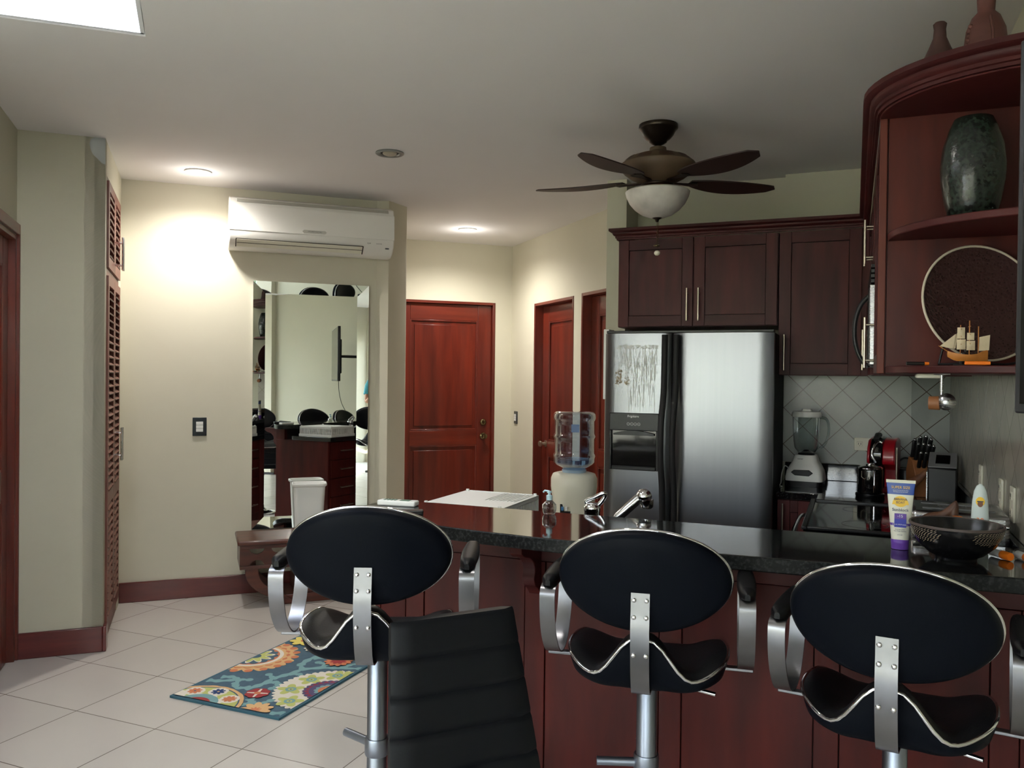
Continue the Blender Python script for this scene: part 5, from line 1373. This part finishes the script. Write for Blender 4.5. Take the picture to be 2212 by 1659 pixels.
# ------------------------------------------------------------------ television
ax,ay=.280,1.80; bx,by=1.138,.965
L=math.hypot(bx-ax,by-ay); rz=math.atan2(by-ay,bx-ax)
tv=thing('television','large black flat television on a swivel arm, its edge showing at the right border','television',((ax+bx)/2,(ay+by)/2,1.44),rz)
# local x from A to B ; camera side is local -y? 
MB().m(TVF).box(-L/2,L/2,.0,.035,0,.70).build('casing',parent=tv,bevel=.004)
MB().m(TVS).box(-L/2+.012,L/2-.012,-.0015,.001,.018,.688).build('screen',parent=tv)
MB().m(BMATTE).box(-.25,.25,.035,.075,.10,.55).build('rear_housing',parent=tv,bevel=.01)
MB().m(BLACK).tube([(.0,.08,.33),(.10,.30,.33),(.0,.56,.33)],.02,10).box(-.10,.10,.56,.60,.23,.43).build('wall_arm',parent=tv)
MB().m(BLACK).tube(smooth_path([(-.05,.05,.02),(-.04,.06,-.15),(.0,.12,-.35),(.02,.3,-.6),(.0,.5,-.8)],8),.004,6).build('cable',parent=tv)
# ------------------------------------------------------------------ person behind the camera (seen in the mirror edge)
PX,PY=.33,-.25
pe=thing('person','person in a teal T-shirt standing with a phone raised, glimpsed in the mirror edge','person',(PX,PY,0),math.radians(30))
# local: facing +y
body=lump('body',[((0,0,.95),(.15,.11)),((0,0,1.10),(.14,.10)),((0,.0,1.28),(.17,.11)),((0,-.01,1.42),(.12,.085)),((0,.0,1.49),(.066,.066)),((0,.01,1.60),(.062,.066))],SKIN,parent=pe)
def limb(nm,ch,material,par): return lump(nm,ch,material,parent=par,sub=2)
hd=MB().m(SKIN); 
hd.sphere((0,.015,1.665),.098,28,18,(.80,.98,1.20)); hd.sphere((0,.110,1.655),.018,10,8,(.8,1,1.3)); hd.sphere((-.080,.01,1.66),.022,10,8,(.4,.8,1.3)); hd.sphere((.080,.01,1.66),.022,10,8,(.4,.8,1.3))
for sx_ in (-1,1): limb('leg',[((sx_*.095,0,.95),.095),((sx_*.105,.0,.75),.080),((sx_*.11,.01,.50),.056),((sx_*.11,-.01,.28),.052),((sx_*.11,-.01,.09),.036),((sx_*.11,.05,.035),.036),((sx_*.115,.14,.030),.030)],SKIN,pe)
hh=hd.build('head',parent=pe)
s=MB().m(HAIR).sphere((0,-.005,1.690),.106,24,14,(.82,.95,1.08)); s.build('hair',parent=pe)
s=MB().m(mat('eye_dark',(40,30,26),.3)).sphere((-.033,.100,1.672),.010,8,6).sphere((.033,.100,1.672),.010,8,6); s.build('eyes',parent=hh)
MB().m(mat('lips',(150,84,76),.5)).sphere((0,.101,1.612),.020,10,6,(1,.4,.3)).build('mouth',parent=hh)
s=MB().m(TEAL); R=[]
for z,wx,wy in ((.86,.175,.125),(.95,.172,.122),(1.1,.165,.118),(1.25,.185,.122),(1.36,.200,.118),(1.42,.188,.105),(1.46,.135,.085),(1.485,.075,.066)):
    R.append([(wx*math.cos(2*PI*k/28),wy*math.sin(2*PI*k/28),z) for k in range(28)])
loft(s,R); s.build('t_shirt',parent=pe)
s=MB().m(JEANS); 
for sx_ in (-1,1):
    loft(s,[[(sx_*.095+.092*math.cos(2*PI*k/24),.105*math.sin(2*PI*k/24),z) for k in range(24)] for z in (.52,.7,.88)])
s.build('shorts',parent=pe)
for sx_ in (-1,1):
    limb('arm',[((sx_*.185,.0,1.40),.058),((sx_*.225,.04,1.25),.045),((sx_*.235,.09,1.13),.040),((sx_*.17,.19,1.22),.037),((sx_*.105,.27,1.34),.027),((sx_*.085,.295,1.375),.030),((sx_*.078,.305,1.405),.026)],SKIN,pe)
    sl=MB().m(TEAL); sl.tube([(sx_*.165,.0,1.415),(sx_*.200,.015,1.36),(sx_*.228,.045,1.24)],[.075,.070,.060],16); sl.build('sleeve',parent=pe)
    for j in range(4):
        zz=1.395+.018*j; x0=sx_*(.088-.003*j)
        limb('finger',[((x0,.308,zz-.004),.0085),((x0-sx_*.004,.332,zz),.008),((x0-sx_*.022,.338,zz+.002),.0075),((x0-sx_*.036,.334,zz+.002),.007)],SKIN,pe)
    limb('thumb',[((sx_*.080,.292,1.40),.010),((sx_*.062,.284,1.42),.009),((sx_*.046,.290,1.432),.008)],SKIN,pe)
ph_=thing('mobile_phone','black mobile phone held up by the person in the teal T-shirt','phone',(PX-.31*math.sin(math.radians(30)),PY+.31*math.cos(math.radians(30)),1.43),math.radians(30))
MB().m(BLACK).box(-.075,.075,-.004,.004,-.036,.036).build('phone_body',parent=ph_,bevel=.003)
# ------------------------------------------------------------------ garden outside the windows
def leafcloud(name,cx,cy,cz,rx,ry,rz_,n,size,material,parent):
    s=MB().m(material); r_=random.Random(int(cx*100+cy*10+n))
    for k in range(n):
        a=r_.uniform(0,2*PI); b_=math.acos(r_.uniform(-1,1)); q=r_.uniform(.7,1.0)
        p=Vector((cx+rx*q*math.sin(b_)*math.cos(a),cy+ry*q*math.sin(b_)*math.sin(a),cz+rz_*q*math.cos(b_)))
        d=Vector((r_.uniform(-1,1),r_.uniform(-1,1),r_.uniform(-.6,.8))).normalized(); w_=d.orthogonal().normalized()
        L=size*r_.uniform(.6,1.2); W_=L*.32
        s.poly([p-d*L*.5,p+w_*W_,p+d*L*.5,p-w_*W_])
    return s.build(name,parent=parent,normals=False)
k=0
def shrub(x,y,r,h_,label,m1):
    t=thing('garden_shrub',label,'shrub',(x,y,-.004),0,'shrubs in the garden')
    leafcloud('foliage',0,0,h_*.55,r,r,h_*.5,1100,.11,m1,t)
    MB().m(BARK).tube([(0,0,0),(.02,.0,h_*.3),(-.02,.03,h_*.55)],.03,8).build('stem',parent=t)
shrub(2.75,-1.3,.45,1.05,'bright green garden shrub outside the side window, nearest the column',LEAF)
shrub(3.0,-2.3,.55,1.25,'dark green garden shrub outside the side window, beyond the bright one',LEAFD)
shrub(2.6,-3.4,.5,1.1,'bright green garden shrub at the outer corner of the patio',LEAF)
shrub(.95,-4.2,.6,1.1,'green garden shrub beyond the rear glass doors on the right',LEAF)
shrub(-.9,-6.0,.6,1.2,'dark green garden shrub beyond the rear glass doors in the middle',LEAFD)
shrub(-2.4,-5.8,.8,1.5,'green garden shrub beyond the rear glass doors on the left',LEAF)
pt=thing('palm_tree','palm tree with long arching fronds in the garden outside the rear glass doors','palm tree',(2.0,-5.0,-.004),0)
MB().m(BARK).tube([(0,0,0),(.05,.02,1.0),(.02,.0,2.0),(.0,.0,2.9)],[.12,.09,.08,.09],12).build('trunk',parent=pt)
for f_ in range(12):
    a=2*PI*f_/12+.2; s=MB().m(PALM)
    pth=smooth_path([(0,0,2.9),(.5*math.cos(a),.5*math.sin(a),3.25),(1.1*math.cos(a),1.1*math.sin(a),3.1),(1.6*math.cos(a),1.6*math.sin(a),2.5),(1.8*math.cos(a),1.8*math.sin(a),1.9)],7)
    s.tube(pth,.012,6)
    sd=Vector((-math.sin(a),math.cos(a),0))
    for i in range(2,len(pth)):
        for sg in (-1,1):
            p=pth[i]; tdir=(pth[i]-pth[i-1]).normalized(); L=.38*math.sin(PI*(i/len(pth))*.85+.25)
            e=p+sd*sg*L+tdir*.15+Vector((0,0,-.18)); s.poly([p-tdir*.018,p+tdir*.018,e])
    s.build('frond',parent=pt,normals=False)
struct(MB().m(GWALL).box(5.2,5.35,-9,3,-.02,2.6).box(-7,5.2,-9.2,-9.05,-.02,2.4).build('wall_garden'))
gr=MB().m(GRASS).box(2.2,5.2,-9,3,-.03,-.005).box(-7,-.25,-9,-4.8,-.03,-.005).box(-.12,2.2,-9,-3.3,-.03,-.005).build('lawn'); tag(gr,'mown green lawn outside the glass doors','grass'); gr['kind']='stuff'
# ------------------------------------------------------------------ daylight
w=bpy.data.worlds.new('sky'); bpy.context.scene.world=w; w.use_nodes=True; nt=w.node_tree
bg=nt.nodes['Background']; tc=nt.nodes.new('ShaderNodeTexCoord'); sx_=nt.nodes.new('ShaderNodeSeparateXYZ'); r=nt.nodes.new('ShaderNodeValToRGB')
nt.links.new(tc.outputs['Generated'],sx_.inputs[0]); nt.links.new(sx_.outputs['Z'],r.inputs['Fac'])
e=r.color_ramp.elements; e[0].position=0; e[0].color=(.93,.95,1,1); e[1].position=.6; e[1].color=(.74,.84,1,1)
nt.links.new(r.outputs['Color'],bg.inputs['Color']); bg.inputs['Strength'].default_value=WORLD_S
def portal(name,M,sx_,sy_):
    l=bpy.data.lights.new(name,'AREA'); l.shape='RECTANGLE'; l.size=sx_; l.size_y=sy_; l.cycles.is_portal=True
    o=bpy.data.objects.new(name,l); C.objects.link(o); o.matrix_world=M; return o
portal('window_portal',Matrix.Translation((1.68,-1.67,1.12))@Matrix.Rotation(PI/2,4,'Z')@Matrix.Rotation(PI/2,4,'X'),1.65,2.25)
portal('window_portal',Matrix.Translation((-1.5,-2.76,1.12))@Matrix.Rotation(PI/2,4,'X'),5.4,2.25)
c_=cen
sl=bpy.data.lights.new('sun','SUN'); sl.energy=SUN_S; sl.angle=math.radians(.6); sl.color=(1,.96,.88)
slo=bpy.data.objects.new('sun',sl); C.objects.link(slo); slo.rotation_euler=Vector((SU*math.cos(math.radians(27)),-CU*math.cos(math.radians(27)),-math.sin(math.radians(27)))).to_track_quat('-Z','Y').to_euler()
portal('skylight_portal',Matrix.Translation((c_.x,c_.y,H+.66))@Matrix.Rotation(OFF,4,'Z'),.72,1.30)
# ------------------------------------------------------------------ camera
cam=bpy.data.cameras.new('camera'); co=bpy.data.objects.new('camera',cam); C.objects.link(co)
yaw,pit,rol=math.radians(22.53),math.radians(-.578),math.radians(.642)
f=Vector((-math.sin(yaw)*math.cos(pit),math.cos(yaw)*math.cos(pit),math.sin(pit))); rt=Vector((math.cos(yaw),math.sin(yaw),0)); up=rt.cross(f)
r_=math.cos(rol)*rt+math.sin(rol)*up; u_=-math.sin(rol)*rt+math.cos(rol)*up
M=Matrix((( r_.x,u_.x,-f.x,0),(r_.y,u_.y,-f.y,0),(r_.z,u_.z,-f.z,1.5),(0,0,0,1)))
co.matrix_world=M; cam.sensor_width=36; cam.lens=36*1779/2212; cam.clip_start=.02
sc=bpy.context.scene; sc.camera=co
sc.view_settings.view_transform='Standard'; sc.view_settings.look='None'; sc.view_settings.gamma=1; sc.view_settings.exposure=EXPO
sc.view_settings.use_curve_mapping=False
